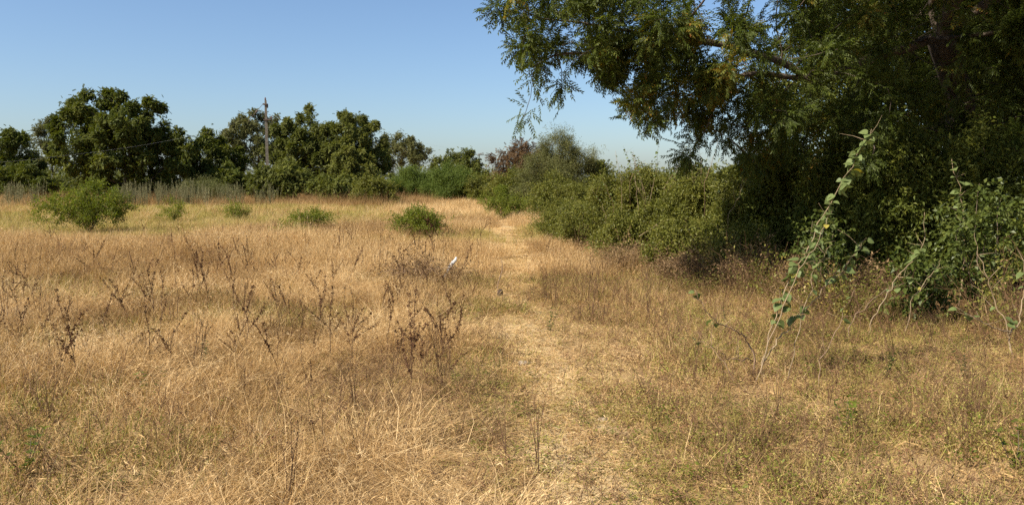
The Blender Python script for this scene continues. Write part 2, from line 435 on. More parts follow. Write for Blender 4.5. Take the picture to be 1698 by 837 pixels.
# ------------------------------------------------------------------ turf pieces: discs of mixed grass a step wide
TURF_MATS = ['straw', 'rust_straw', 'olive_grass', 'green_grass', 'dark_twig', 'seed', 'lime', 'hedge', 'dead_leaf']
class Turf:
    def __init__(s, seed, R):
        s.rs, s.R = RS(seed), R
        s.V, s.F, s.A, s.M, s.n = [], [], [], [], 0
    def add(s, quads, val, mi):
        """quads: (k,4,3) corner points"""
        k = len(quads)
        s.V.append(quads.reshape(-1, 3)); s.F.append(np.arange(k * 4).reshape(k, 4) + s.n); s.n += k * 4
        s.A.append(np.broadcast_to(val, k)); s.M.append(np.full(k, mi))
    def spot(s, n):
        r = s.R * np.sqrt(s.rs.rand(n)) * s.rs.uniform(.85, 1.1, n); a = s.rs.uniform(0, 6.283, n)
        return np.stack([r * np.cos(a), r * np.sin(a)], 1)
    def blades(s, clumps, per, mi, h, w, lean=(.1, .9), curl=.6, seg=3, cr=.07, tone=.5, tv=.2, bv=.18, heads=0.0, comb=.3, wob=.17, hv=.35, head=(.02, .05)):
        rs = s.rs
        if s.R < .5: per, w, cr = max(1, int(per * .5)), (w[0] * 1.6, w[1] * 1.6), cr * 1.1
        c = s.spot(clumps); n = clumps * per; ci = np.repeat(np.arange(clumps), per)
        base = np.zeros((n, 3)); base[:, :2] = c[ci] + rs.normal(0, cr, (n, 2)); base[:, 2] = -.01
        caz = rs.uniform(0, 6.283, clumps); cl = rs.rand(clumps) * (lean[1] - lean[0]) + lean[0]
        out = np.arctan2(base[:, 1] - c[ci, 1], base[:, 0] - c[ci, 0])
        az = np.where(rs.rand(n) < comb, caz[ci] + rs.normal(0, .6, n), out + rs.normal(0, .9, n))
        le = np.abs(cl[ci] * rs.uniform(.5, 1.3, n) + rs.normal(0, .1, n))
        H = rs.uniform(h[0], h[1], n) * (1 + rs.normal(0, hv, clumps)[ci]).clip(.4, 1.6)
        W = rs.uniform(w[0], w[1], n)
        val = np.clip((tone + rs.normal(0, tv, clumps))[ci] + rs.normal(0, bv, n), 0, 1)
        sa = az + 1.57 + rs.normal(0, .8, n)
        side = np.stack([np.cos(sa), np.sin(sa), rs.normal(0, .35, n)], 1)
        prev, hw, ang = base, W * .5, le * .4
        for k in range(seg):
            ang = ang + le * curl / seg * rs.uniform(.3, 1.7, n)
            d = np.stack([np.cos(az) * np.sin(ang), np.sin(az) * np.sin(ang), np.cos(ang)], 1) + rs.normal(0, wob, (n, 3))
            q = prev + d * (H / seg)[:, None]
            q[:, 2] = np.maximum(q[:, 2], .004 + .02 * rs.rand(n))
            nw = W * .5 * (1 - .8 * (k + 1) / seg)
            s.add(np.stack([prev - side * hw[:, None], prev + side * hw[:, None], q + side * nw[:, None], q - side * nw[:, None]], 1), val, mi)
            pv, prev, hw = prev, q, nw
        if heads > 0:
            sel = np.where(rs.rand(n) < heads)[0]
            for k in range(5):
                m = len(sel); t = rs.uniform(0, .8, m)[:, None]
                b = prev[sel] * (1 - t) + pv[sel] * t
                dd = d[sel] + rs.normal(0, .5, (m, 3)); dd /= np.linalg.norm(dd, axis=1, keepdims=True)
                l_ = rs.uniform(head[0], head[1], m)[:, None]; s2 = np.cross(dd, rs.normal(0, 1, (m, 3))); s2 = s2 / np.linalg.norm(s2, axis=1, keepdims=True) * l_ * .06
                s.add(np.stack([b, b + dd * l_ * .5 + s2, b + dd * l_, b + dd * l_ * .5 - s2], 1), np.clip(val[sel] + .15, 0, 1), mi)
    def litter(s, n, mi=0, L=(.05, .22), w=(.002, .0042), z=.03, tone=.55, tv=.22):
        if s.R < .5: n, w = int(n * .6), (w[0] * 1.5, w[1] * 1.6)
        rs = s.rs; p = np.zeros((n, 3)); p[:, :2] = s.spot(n); p[:, 2] = rs.uniform(.004, z, n)
        az = rs.uniform(0, 6.283, n); l_ = rs.uniform(L[0], L[1], n)[:, None]
        d = np.stack([np.cos(az), np.sin(az), rs.normal(0, .15, n)], 1)
        sd = np.stack([-np.sin(az), np.cos(az), rs.normal(0, .5, n)], 1) * rs.uniform(w[0], w[1], n)[:, None] * .5
        m = p + d * l_ * .5 + rs.normal(0, .01, (n, 3)); e = p + d * l_
        m[:, 2] = np.maximum(m[:, 2], .005); e[:, 2] = np.maximum(e[:, 2], .003)
        val = np.clip(rs.normal(tone, tv, n), 0, 1)
        s.add(np.stack([p - sd, p + sd, m + sd, m - sd], 1), val, mi); s.add(np.stack([m - sd, m + sd, e + sd * .4, e - sd * .4], 1), val, mi)
    def leaves(s, plants, per, mi, h, ll, lw, cr=.03, tone=.5):
        """small leaves hung on upright invisible-thin herb stems plus the stems themselves"""
        rs = s.rs; c = s.spot(plants); n = plants * per; ci = np.repeat(np.arange(plants), per)
        hh = rs.uniform(h[0], h[1], plants); tl = rs.normal(0, .3, (plants, 2))
        t = rs.uniform(.15, 1, n)
        b = np.zeros((n, 3)); b[:, :2] = c[ci] + tl[ci] * (hh[ci] * t)[:, None] + rs.normal(0, cr, (n, 2)); b[:, 2] = hh[ci] * t
        d = rs.normal(0, 1, (n, 3)); d[:, 2] = np.abs(d[:, 2]) * .6; d /= np.linalg.norm(d, axis=1, keepdims=True)
        sd = np.cross(d, np.array([0, 0, 1.0]) + rs.normal(0, .4, (n, 3))); sd /= np.linalg.norm(sd, axis=1, keepdims=True)
        k = rs.uniform(.6, 1.3, n)[:, None]
        s.add(np.stack([b, b + d * ll * .5 * k + sd * lw * .5 * k, b + d * ll * k, b + d * ll * .5 * k - sd * lw * .5 * k], 1), np.clip((tone + rs.normal(0, .2, plants))[ci] + rs.normal(0, .2, n), 0, 1), mi)
        s0 = np.concatenate([c, np.zeros((plants, 1))], 1); s1 = s0 + np.concatenate([tl * hh[:, None], hh[:, None]], 1)
        w = np.array([.0016, 0, 0])
        s.add(np.stack([s0 - w, s0 + w, s1 + w * .4, s1 - w * .4], 1), rs.rand(plants), 4)
    def twigs(s, n, h=(.15, .45), w=.0022, sub=5, mi=4, tone=.5, splay=.5):
        rs = s.rs
        for c in s.spot(n):
            for k in range(rs.randint(1, 4)):
                p = np.array([c[0], c[1], -.01]); d = np.array([rs.normal(0, splay), rs.normal(0, splay), 1.0]); d /= np.linalg.norm(d)
                H = rs.uniform(h[0], h[1]); v = np.clip(rs.normal(tone, .25), 0, 1); pts = [p]
                for j in range(4):
                    d = d + rs.normal(0, .12, 3); d /= np.linalg.norm(d); pts.append(pts[-1] + d * H / 4)
                segs = [(pts[j], pts[j + 1], w * (1 - .18 * j), w * (1 - .18 * (j + 1))) for j in range(4)]
                for j in range(sub):
                    b = pts[rs.randint(1, 5)]; e = rs.normal(0, .7, 3) + d; e[2] = abs(e[2]); e /= np.linalg.norm(e)
                    segs.append((b, b + e * H * rs.uniform(.1, .35), w * .55, w * .3))
                for a, b, wa, wb in segs:
                    ax = np.cross(b - a, rs.normal(0, 1, 3)); ax /= np.linalg.norm(ax) + 1e-9; ay = np.cross(b - a, ax); ay /= np.linalg.norm(ay) + 1e-9
                    for u in (ax, ay):
                        s.add(np.array([[a - u * wa, a + u * wa, b + u * wb, b - u * wb]]), v, mi)
    def build(s, name):
        V, F = np.concatenate(s.V), np.concatenate(s.F)
        me = bpy.data.meshes.new(name)
        me.vertices.add(len(V)); me.vertices.foreach_set("co", V.astype(np.float32).ravel())
        me.loops.add(F.size); me.loops.foreach_set("vertex_index", F.astype(np.int32).ravel())
        me.polygons.add(len(F)); me.polygons.foreach_set("loop_start", np.arange(0, F.size, 4, dtype=np.int32))
        me.update(calc_edges=True)
        for m in TURF_MATS: me.materials.append(M[m])
        me.polygons.foreach_set("material_index", np.concatenate(s.M).astype(np.int32))
        at = me.attributes.new("v", 'FLOAT', 'FACE'); at.data.foreach_set("value", np.concatenate(s.A).astype(np.float32))
        return me

TURF_R = {'near': .36, 'mid': .75, 'far': 1.6}
def recipe(kind, seed):
    t = Turf(seed, TURF_R['far' if kind.startswith('far') else 'mid' if kind.startswith('mid') else 'near'])
    if kind == 'tall':
        t.blades(11, 42, 0, (.2, .48), (.0016, .003), (.1, 1.4), heads=.12, tv=.26)
        t.blades(10, 60, 0, (.18, .4), (.0015, .003), (.6, 2.3), wob=.26, tone=.46, tv=.26)
        t.blades(7, 30, 1, (.12, .4), (.0016, .003), (.1, 1.4), tone=.42)
        t.blades(8, 24, 2, (.06, .2), (.002, .0035), (.1, 1.4), seg=2, tone=.45)
        t.litter(150); t.twigs(9, (.15, .5)); t.blades(9, 2, 0, (.3, .6), (.002, .003), (.4, 1.9), curl=1.0, tone=.85, tv=.08); t.leaves(2, 22, 5, (.1, .35), .02, .009)
    elif kind == 'fluffy':
        t.blades(9, 90, 0, (.28, .48), (.0012, .0022), (.5, 1.8), curl=1.0, heads=.3, tone=.7, tv=.14, comb=.6, wob=.2)
        t.blades(7, 50, 0, (.18, .4), (.0015, .003), (.4, 2.2), wob=.24, tone=.45, tv=.25)
        t.blades(5, 30, 1, (.15, .4), (.0016, .003), (.1, 1.2)); t.litter(150); t.twigs(5, (.15, .5)); t.blades(12, 2, 0, (.3, .6), (.002, .003), (.4, 1.9), curl=1.0, tone=.9, tv=.08)
    elif kind == 'rusty':
        t.blades(10, 36, 1, (.12, .42), (.0016, .003), (.05, 1.4), heads=.2, tone=.45)
        t.blades(8, 44, 0, (.15, .4), (.0015, .003), (.4, 2.2), wob=.24, tone=.4, tv=.26)
        t.blades(8, 26, 2, (.06, .2), (.002, .0035), (.1, 1.4), seg=2, tone=.4)
        t.litter(150, tone=.4); t.twigs(16, (.12, .48)); t.leaves(6, 24, 5, (.1, .4), .022, .010); t.leaves(3, 16, 2, (.05, .2), .02, .01)
    elif kind == 'patchy':
        t.blades(9, 36, 0, (.12, .34), (.0015, .003), (.3, 2.2), wob=.22, tone=.45, tv=.25)
        t.blades(10, 30, 2, (.06, .22), (.002, .0035), (.1, 1.4), seg=2)
        t.blades(4, 26, 3, (.06, .18), (.002, .004), (.1, 1.2), seg=2); t.leaves(6, 20, 6, (.04, .15), .018, .009, tone=.3)
        t.litter(200, tone=.45); t.twigs(8, (.1, .35)); t.leaves(3, 20, 5, (.1, .3), .02, .01)
    elif kind == 'low_olive':
        t.blades(12, 34, 2, (.05, .2), (.0018, .0034), (.1, 1.6), seg=2, tv=.25)
        t.blades(9, 36, 0, (.06, .24), (.0015, .003), (.4, 2.2), wob=.24, tone=.45, tv=.25)
        t.blades(5, 30, 1, (.05, .2), (.0016, .003), (.2, 1.6), seg=2, tone=.4)
        t.leaves(12, 26, 2, (.06, .24), .017, .008, tone=.65); t.leaves(9, 22, 6, (.05, .2), .022, .011, tone=.4); t.leaves(4, 22, 5, (.05, .22), .022, .011)
        t.litter(260, tone=.5, L=(.03, .14)); t.twigs(13, (.1, .42), splay=.8)
    elif kind == 'low_straw':
        t.blades(12, 34, 0, (.05, .2), (.0016, .003), (.4, 2.2), seg=2, wob=.22, tv=.25)
        t.blades(7, 34, 1, (.06, .22), (.0016, .003), (.2, 1.6), seg=2)
        t.blades(6, 26, 2, (.05, .18), (.002, .0034), (.1, 1.4), seg=2); t.leaves(7, 24, 2, (.06, .22), .016, .007, tone=.65); t.leaves(4, 22, 5, (.04, .18), .022, .011)
        t.litter(300, tone=.5, L=(.03, .14)); t.twigs(12, (.1, .38), splay=.8)
    elif kind == 'trodden':
        t.litter(400, tone=.66, L=(.015, .09), w=(.0016, .0034), tv=.25); t.litter(90, 2, tone=.65, L=(.015, .06)); t.litter(150, 1, tone=.45, L=(.015, .05), w=(.003, .006)); t.leaves(2, 14, 2, (.03, .09), .014, .007); t.twigs(1, (.05, .15), splay=1.5)
        t.blades(7, 14, 0, (.03, .1), (.0014, .0024), (.6, 2.2), seg=2, tone=.6)
        t.blades(4, 12, 2, (.03, .08), (.0016, .003), (.2, 1.4), seg=2)
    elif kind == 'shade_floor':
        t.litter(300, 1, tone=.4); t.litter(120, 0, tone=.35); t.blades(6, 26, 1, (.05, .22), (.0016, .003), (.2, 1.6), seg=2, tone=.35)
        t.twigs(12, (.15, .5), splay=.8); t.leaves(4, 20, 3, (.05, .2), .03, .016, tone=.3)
    elif kind == 'weedy':
        t.leaves(16, 36, 7, (.2, .75), .035, .018, .05, tone=.75); t.leaves(4, 26, 8, (.15, .6), .03, .014, .05); t.leaves(6, 26, 2, (.15, .5), .025, .011, .04, tone=.6)
        t.blades(8, 34, 0, (.1, .4), (.0016, .003), (.2, 1.8), wob=.2, tone=.45); t.blades(7, 30, 1, (.1, .4), (.0016, .003), (.1, 1.2), tone=.5); t.blades(5, 26, 2, (.1, .3), (.0018, .0034), (.1, 1.2), seg=2)
        t.twigs(20, (.2, .75), splay=.6, w=.003); t.litter(150, 1, tone=.5)
    elif kind == 'mid_straw':
        t.blades(20, 70, 0, (.22, .5), (.003, .005), (.05, 1.0), seg=2, cr=.11, heads=.12, head=(.03, .07))
        t.blades(12, 60, 0, (.2, .4), (.003, .005), (.4, 1.9), seg=2, cr=.11, wob=.2, tone=.42)
        t.blades(8, 40, 1, (.2, .5), (.003, .005), (.05, .9), seg=2, cr=.09); t.twigs(8, (.25, .6), .0035); t.leaves(5, 26, 5, (.3, .6), .03, .014)
    elif kind == 'mid_rust':
        t.blades(14, 60, 1, (.2, .5), (.003, .005), (.05, .9), seg=2, cr=.1, heads=.2, head=(.03, .07))
        t.blades(16, 60, 0, (.15, .42), (.003, .005), (.3, 1.9), seg=2, cr=.11, wob=.2, tone=.4); t.twigs(18, (.25, .65), .0035); t.leaves(12, 26, 5, (.3, .65), .03, .014)
    elif kind == 'mid_green':
        t.blades(22, 60, 2, (.1, .3), (.003, .006), (.05, 1.2), seg=2, cr=.11, tone=.6)
        t.blades(10, 60, 0, (.15, .4), (.003, .005), (.3, 1.6), seg=2, cr=.11); t.blades(6, 50, 3, (.1, .3), (.003, .006), (.05, 1.0), seg=2, cr=.1, tone=.7); t.twigs(4, (.2, .5), .0035)
    elif kind == 'mid_trodden':
        t.litter(900, tone=.66, L=(.06, .22), w=(.004, .006)); t.blades(10, 30, 0, (.04, .14), (.003, .005), (.4, 2.0), seg=2, tone=.6)
    elif kind == 'far_straw':
        t.blades(30, 90, 0, (.2, .5), (.009, .014), (.05, 1.2), seg=2, cr=.2, tone=.55); t.blades(8, 50, 1, (.2, .5), (.008, .012), (.05, .9), seg=2, cr=.2)
    elif kind == 'far_green':
        t.blades(30, 80, 2, (.15, .35), (.009, .014), (.05, 1.0), seg=2, cr=.2, tone=.7); t.blades(10, 60, 0, (.2, .4), (.009, .014), (.05, 1.2), seg=2, cr=.2)
    elif kind == 'far_rust':
        t.blades(26, 80, 1, (.3, .8), (.008, .012), (.02, .7), seg=2, cr=.2, tone=.5); t.blades(10, 60, 0, (.25, .6), (.009, .014), (.05, 1.0), seg=2, cr=.2, tone=.45)
    return t.build(kind)
for kind, cnt in (('tall', 6), ('fluffy', 4), ('rusty', 5), ('patchy', 4), ('low_olive', 5), ('low_straw', 5), ('trodden', 4), ('shade_floor', 3), ('weedy', 5),
                  ('mid_straw', 4), ('mid_rust', 3), ('mid_green', 3), ('mid_trodden', 2), ('far_straw', 3), ('far_green', 3), ('far_rust', 3)):
    source(kind, [recipe(kind, 1000 + sum(map(ord, kind)) + 7 * i) for i in range(cnt)])

# ------------------------------------------------------------------ the ground and the footpath
def coords(lo, hi, fine, step):
    a = list(np.arange(lo, hi + 1e-6, fine))
    s, x = step, hi
    while x < 900: x += s; s *= 1.35; a.append(x)
    s, x = step, lo
    while x > -900: x -= s; s *= 1.35; a.insert(0, x)
    return np.array(a)
gx, gy = coords(-14, 14, .25, .5), coords(-4, 26, .25, .5)
X, Y = np.meshgrid(gx, gy)
nx, ny = len(gx), len(gy)
vv = np.stack([X, Y, ground_h(X, Y)], -1).reshape(-1, 3)
ii = (np.arange(ny - 1)[:, None] * nx + np.arange(nx - 1)[None, :]).ravel()
ff = np.stack([ii, ii + 1, ii + nx + 1, ii + nx], 1)
gm = bpy.data.meshes.new("ground"); gm.from_pydata(vv.tolist(), [], ff.tolist()); gm.materials.append(M['earth'])
gm.polygons.foreach_set("use_smooth", np.ones(len(ff), bool))
tag(link("ground", gm), "dry brown earth of the grass field", kind="structure")

mb = MB()
ys = np.arange(-3, PATH[-1, 1], .25)
rs = RS(5)
rows = []
for y in ys:
    cx = np.interp(y, PATH[:, 1], PATH[:, 0]); w = .27 + .06 * math.sin(y * 1.7) + .04 * math.sin(y * 4.1)
    if y > 14: w *= .8
    row = []
    for t in (-1, -.5, 0, .5, 1):
        x = cx + t * w
        row.append((x, y, float(ground_h(x, y)) + (.004 if abs(t) == 1 else .012)))
    rows.append(row)
pv = [p for r in rows for p in r]
pf = [(i * 5 + j, i * 5 + j + 1, i * 5 + j + 6, i * 5 + j + 5) for i in range(len(rows) - 1) for j in range(4)]
pm = bpy.data.meshes.new("footpath"); pm.from_pydata(pv, [], pf); pm.materials.append(M['path'])
pm.polygons.foreach_set("use_smooth", np.ones(len(pf), bool))
tag(link("footpath", pm), "narrow trodden footpath of pale earth and flattened straw", kind="structure")

# ------------------------------------------------------------------ growing trees and shrubs
def sample_lobes(lobes, n, rs, shell=0.35, wts=None):
    """points inside a union of ellipsoids given as (cx, cy, cz, rx, ry, rz)"""
    lobes = np.array(lobes, float)
    vol = np.prod(lobes[:, 3:], 1) ** (2 / 3)
    if wts is not None: vol = vol * np.array(wts)
    pick = rs.choice(len(lobes), n, p=vol / vol.sum())
    d = rs.normal(0, 1, (n, 3)); d /= np.linalg.norm(d, axis=1, keepdims=True)
    r = rs.rand(n) ** shell
    return lobes[pick, :3] + d * r[:, None] * lobes[pick, 3:]

def grow(att, lines, step, kill, rs, iters=140, jit=0.12, up=0.0):
    """space colonisation from given limb lines; returns node positions and parents"""
    pos, par = [], []
    for ln in lines:
        ln = [np.asarray(p, float) for p in ln]
        if pos:
            k = int(np.argmin(np.linalg.norm(np.array(pos) - ln[0], axis=1)))
            last = k; seq = [pos[k]] + ln
        else:
            pos.append(ln[0]); par.append(-1); last = 0; seq = ln
        for a, b in zip(seq[:-1], seq[1:]):
            m = max(1, int(np.linalg.norm(b - a) / step))
            for j in range(1, m + 1):
                p = a + (b - a) * j / m
                if j < m: p = p + rs.normal(0, step * jit, 3)
                pos.append(p); par.append(last); last = len(pos) - 1
    att = np.asarray(att, float)
    P_ = np.array(pos)
    D = np.linalg.norm(att[:, None] - P_[None], axis=2)
    near, dist = D.argmin(1), D.min(1)
    alive = dist > kill
    for _ in range(iters):
        if not alive.any(): break
        ids = np.where(alive)[0]
        dirs = att[ids] - np.array(pos)[near[ids]]
        dirs /= np.maximum(np.linalg.norm(dirs, axis=1, keepdims=True), 1e-9)
        u, inv = np.unique(near[ids], return_inverse=True)
        acc = np.zeros((len(u), 3)); np.add.at(acc, inv, dirs)
        acc /= np.maximum(np.linalg.norm(acc, axis=1, keepdims=True), 1e-9)
        acc += rs.normal(0, jit, acc.shape); acc[:, 2] += up
        acc /= np.maximum(np.linalg.norm(acc, axis=1, keepdims=True), 1e-9)
        new = np.array(pos)[u] + acc * step
        n0 = len(pos)
        pos.extend(list(new)); par.extend([int(k) for k in u])
        D = np.linalg.norm(att[ids][:, None] - new[None], axis=2)
        b, bd = D.argmin(1), D.min(1)
        better = bd < dist[ids]
        near[ids[better]] = b[better] + n0; dist[ids[better]] = bd[better]
        alive &= dist > kill
        if len(pos) > 22000: break
    return np.array(pos), np.array(par)

def branch_radii(par, tip, e):
    n = len(par); acc = np.zeros(n); kids = np.zeros(n, int)
    for i in range(n - 1, -1, -1):
        if kids[i] == 0: acc[i] = 1.0
        if par[i] >= 0:
            acc[par[i]] += acc[i]; kids[par[i]] += 1
    return tip * acc ** (1 / e), kids

def branch_mesh(name, pos, par, rad, mat, minr=0.0):
    n = len(par)
    best = -np.ones(n, int)
    for i in range(n):
        p = par[i]
        if p >= 0 and (best[p] < 0 or rad[i] > rad[best[p]]): best[p] = i
    mb = MB()
    for i in range(n):
        if par[i] >= 0 and best[par[i]] == i: continue
        chain = [i]
        while best[chain[-1]] >= 0: chain.append(best[chain[-1]])
        pts, rr = [pos[k] for k in chain], [rad[k] for k in chain]
        if par[i] >= 0:
            pts.insert(0, pos[par[i]]); rr.insert(0, min(rad[par[i]], rad[i] * 1.1))
        if len(pts) < 2 or rr[0] < minr: continue
        P2 = [pts[0]] + [(pts[k - 1] + 2 * pts[k] + pts[k + 1]) / 4 for k in range(1, len(pts) - 1)] + [pts[-1]]
        mb.tube(P2, rr, 10 if rr[0] > .12 else 6 if rr[0] > .03 else 4 if rr[0] > .01 else 3, cap=False)
    return mb.build(name, mat, True)

def plant(name, label, cat, base, lobes, key, bark, n_att=500, n_leaf=3000, step=.35, kill=.5, tip=.008, e=2.2, lines=None, stems=1, seed=0,
          leaf_r=None, spread=.25, droop=.35, scl=(.8, 1.25), tint=(.15, .85), group=None, tint_fn=None, outward=.7, shell=.4, stem_name='trunk', minr=0.0, roll=.7, up=0.0, extra=None, crown_name='crown', wts=None, ragged=.07, cluster=0, bare=0):
    """a tree or shrub: trunk with limbs and twigs, and a crown of leaves carried by the twigs"""
    rs = RS(seed)
    base = np.array(base, float); base[2] = float(ground_h(base[0], base[1]))
    att = sample_lobes(lobes, n_att, rs, shell, wts)
    k = int(n_att * ragged); c0 = np.mean(np.array(lobes)[:, :3], 0)
    if k: att[:k] = c0 + (att[:k] - c0) * rs.uniform(1.05, 1.3, (k, 1))
    att = att[att[:, 2] > base[2] + .12]
    if lines is None:
        c = np.mean(np.array(lobes)[:, :3], 0); lines = []
        zb = min(l[2] - l[5] for l in lobes)
        if stems == 1:
            lines = [[base - [0, 0, .1], base + [rs.normal(0, .1), rs.normal(0, .1), max(.3, (zb - base[2]) * .9)]]]
        else:
            hh = max(.25, (c[2] - base[2]) * .5)
            lines = [[base - [0, 0, .05], base + [0, 0, .06]]]
            for s in range(stems):
                a = 6.283 * s / stems + rs.uniform(-.4, .4)
                w = np.mean(np.array(lobes)[:, 3]) * .35
                lines.append([base + [0, 0, .06], base + [w * math.cos(a), w * math.sin(a), hh]])
    pos, par = grow(att, lines, step, kill, rs, up=up)
    rad, kids = branch_radii(par, tip, e)
    root = empty(name, base)
    tag(root, label, cat, group)
    loc = pos - base
    link(stem_name, branch_mesh(stem_name, loc, par, rad, bark, minr), root)
    lr = leaf_r or tip * 2.6
    cand = np.where((rad < lr) & (par >= 0))[0]
    wgt = np.where(kids[cand] == 0, 2.0, 1.0)
    pick = rs.choice(cand, n_leaf, p=wgt / wgt.sum())
    prev = loc[par[pick]]
    t = rs.rand(n_leaf)[:, None]
    p = prev + (loc[pick] - prev) * t + rs.normal(0, spread * .5, (n_leaf, 3))
    d = loc[pick] - prev; d /= np.maximum(np.linalg.norm(d, axis=1, keepdims=True), 1e-9)
    d = d * outward + rs.normal(0, .6, (n_leaf, 3)); d[:, 2] -= droop
    ct = np.zeros(n_leaf); p_along, d_along = p, d
    if cluster:
        tips = cand[kids[cand] == 0]; w2 = rs.uniform(.3, 1.7, len(tips)); which = rs.choice(len(tips), n_leaf, p=w2 / w2.sum())
        tn_ = tips[which]; g = rs.normal(0, 1, (n_leaf, 3)); g /= np.linalg.norm(g, axis=1, keepdims=True)
        ax = loc[tn_] - loc[par[tn_]]; ax /= np.maximum(np.linalg.norm(ax, axis=1, keepdims=True), 1e-9)
        p = loc[tn_] - ax * (rs.rand(n_leaf) * cluster)[:, None] + g * spread * .3
        p0, d0, along = p_along, d_along, rs.rand(n_leaf) < .3
        d = g + ax * .5; d[:, 2] -= droop; p[along] = p0[along]; d[along] = d0[along]; ct = rs.normal(0, .5, len(tips))[which]
    keep = p[:, 2] > .03
    if bare:
        for q in loc[(rad > .045) & (loc[:, 2] > 2.2)]:
            keep &= ((p - q) ** 2).sum(1) > (bare * (.6 + .8 * rs.rand())) ** 2
    p, d, ct = p[keep], d[keep], ct[keep]
    if tint_fn is None:
        nz = noise2(p[:, 0] + p[:, 2] * .7, p[:, 1] + p[:, 2], seed % 50 + 1, 1.0 if step > .2 else .5)
        tn = tint[0] + (tint[1] - tint[0]) * np.clip(.55 * nz + .45 * rs.rand(len(p)) + .4 * ct, 0, 1)
    else:
        tn = tint_fn(p + base, rs)
    cr = scatter(crown_name, key, p, rot_from_dirs(d, rs.normal(0, roll, len(p))), rs.uniform(scl[0], scl[1], len(p)), tn, rs, root)
    cr["kind"] = "stuff"
    return root, pos, par, rad

def lobes_for(bx, by, W, D, z0, z1, n, rs, lr=(.22, .36)):
    out = []
    H = z1 - z0; c = (z0 + z1) / 2
    for i in range(n):
        k = rs.uniform(*lr)
        r = np.array([W * k, D * k, min(H * .5, max(H * k * 1.1, W * k * .55))])
        a = 6.283 * (i / n) + rs.uniform(-.5, .5); q = rs.uniform(.35, 1.0)
        zt = rs.uniform(-1, 1)
        shrink = math.sqrt(max(.15, 1 - (max(0, zt) * .85) ** 2))
        x = (W / 2 - r[0]) * math.cos(a) * q * shrink; y = (D / 2 - r[1]) * math.sin(a) * q * shrink
        z = c + (H / 2 - r[2]) * zt
        out.append((bx + x, by + y, z, *r))
    for sg in (-1, 1):
        k = rs.uniform(.2, .27); out.append((bx + sg * (W / 2 - W * k), by + rs.uniform(-.15, .15) * D, z0 + H * rs.uniform(.35, .55), W * k, D * k, H * rs.uniform(.25, .34)))
    out.append((bx, by, z1 - H * .33, W * .24, D * .24, H * .33))
    out.append((bx, by, c - H * .1, W * .33, D * .33, H * .38))
    return out

def px_plant(name, label, cat, x0, x1, ytop, d, key, bark, zb=.6, depth=.8, n_lobes=9, ltr=(.22, .36), dx=0, **kw):
    """a plant spanning picture columns x0..x1 with its top at row ytop, d metres ahead"""
    a, b, t = P(x0, 300, d), P(x1, 300, d), P((x0 + x1) / 2, ytop, d)
    W = b[0] - a[0]; bx = (a[0] + b[0]) / 2
    rs = RS(kw.get('seed', 0) + 999)
    return plant(name, label, cat, (bx + dx, d, 0), lobes_for(bx, d, W, W * depth, zb, t[2], n_lobes, rs, ltr), key, bark, **kw)

# ------------------------------------------------------------------ trees along the far side of the field
FAR = "trees along the far side of the field"
bk = M['bark']
tk = dict(ragged=0, group=FAR, cluster=.35, step=.5, kill=.65, tip=.018, e=2.3, n_att=520, spread=.5, minr=.008, leaf_r=.06)
px_plant('broad_tree', 'dark leafy tree cut off by the left picture edge', 'tree', -60, 84, 202, 58, 'far_dark', bk, .3, n_leaf=7980, seed=11, **tk)
px_plant('thin_crowned_tree', 'thin pale crown rising behind the gap at far left', 'tree', 48, 118, 184, 67, 'far_grey', bk, 1.8, n_leaf=2470, seed=12, **tk)
px_plant('broad_tree', 'tallest dark round tree standing left of the utility pole', 'tree', 74, 334, 137, 54, 'far_dark', bk, .3, n_lobes=15, n_leaf=34200, seed=13, ltr=(.16, .3), **{**tk, 'n_att': 900})
px_plant('small_tree', 'small loose tree filling the dip before the utility pole', 'tree', 298, 416, 208, 58, 'far_dark', bk, .4, n_leaf=7600, seed=14, **tk)
px_plant('broad_tree', 'greyish airy tree directly behind the utility pole', 'tree', 352, 504, 170, 73, 'far_grey', bk, 1.0, n_leaf=12350, seed=15, **tk)
px_plant('broad_tree', 'full green tree just right of the utility pole', 'tree', 436, 584, 172, 66, 'far_mid', bk, .6, n_leaf=15580, seed=16, **tk)
px_plant('broad_tree', 'full green tree with sloping right shoulder above the olive thicket', 'tree', 520, 652, 174, 64, 'far_mid', bk, .5, n_leaf=14440, seed=17, **tk)
px_plant('small_tree', 'yellow green small tree in front of the sloping full tree', 'tree', 540, 632, 232, 57, 'far_mid', bk, .4, n_leaf=4560, seed=18, **{**tk, 'tint': (.5, 1.0)} if False else dict(tk, tint=(.6, 1.0)))
px_plant('flat_topped_tree', 'hazy flat topped tree standing alone above the bright mounds', 'tree', 606, 728, 212, 92, 'far_grey', bk, 2.0, n_leaf=8360, seed=19, **tk)  # haze of distance is put into the grey leaf colour
px_plant('small_tree', 'dark low tree right of the flat topped tree', 'tree', 702, 816, 242, 80, 'far_mid', bk, .4, n_leaf=6460, seed=20, **tk)
px_plant('small_tree', 'low far tree seen over the hedge near the leaning stems', 'tree', 1096, 1200, 268, 48, 'far_mid', bk, .3, n_leaf=6080, seed=21, **tk)
px_plant('small_tree', 'low far tree seen over the hedge beside the neem foliage', 'tree', 1180, 1300, 270, 42, 'far_mid', bk, .3, n_leaf=6080, seed=22, **tk)
px_plant('small_tree', 'small far tree peeping between grey thorn tree and hedge', 'tree', 968, 1026, 262, 40, 'far_mid', bk, .3, n_leaf=3420, seed=23, **tk)

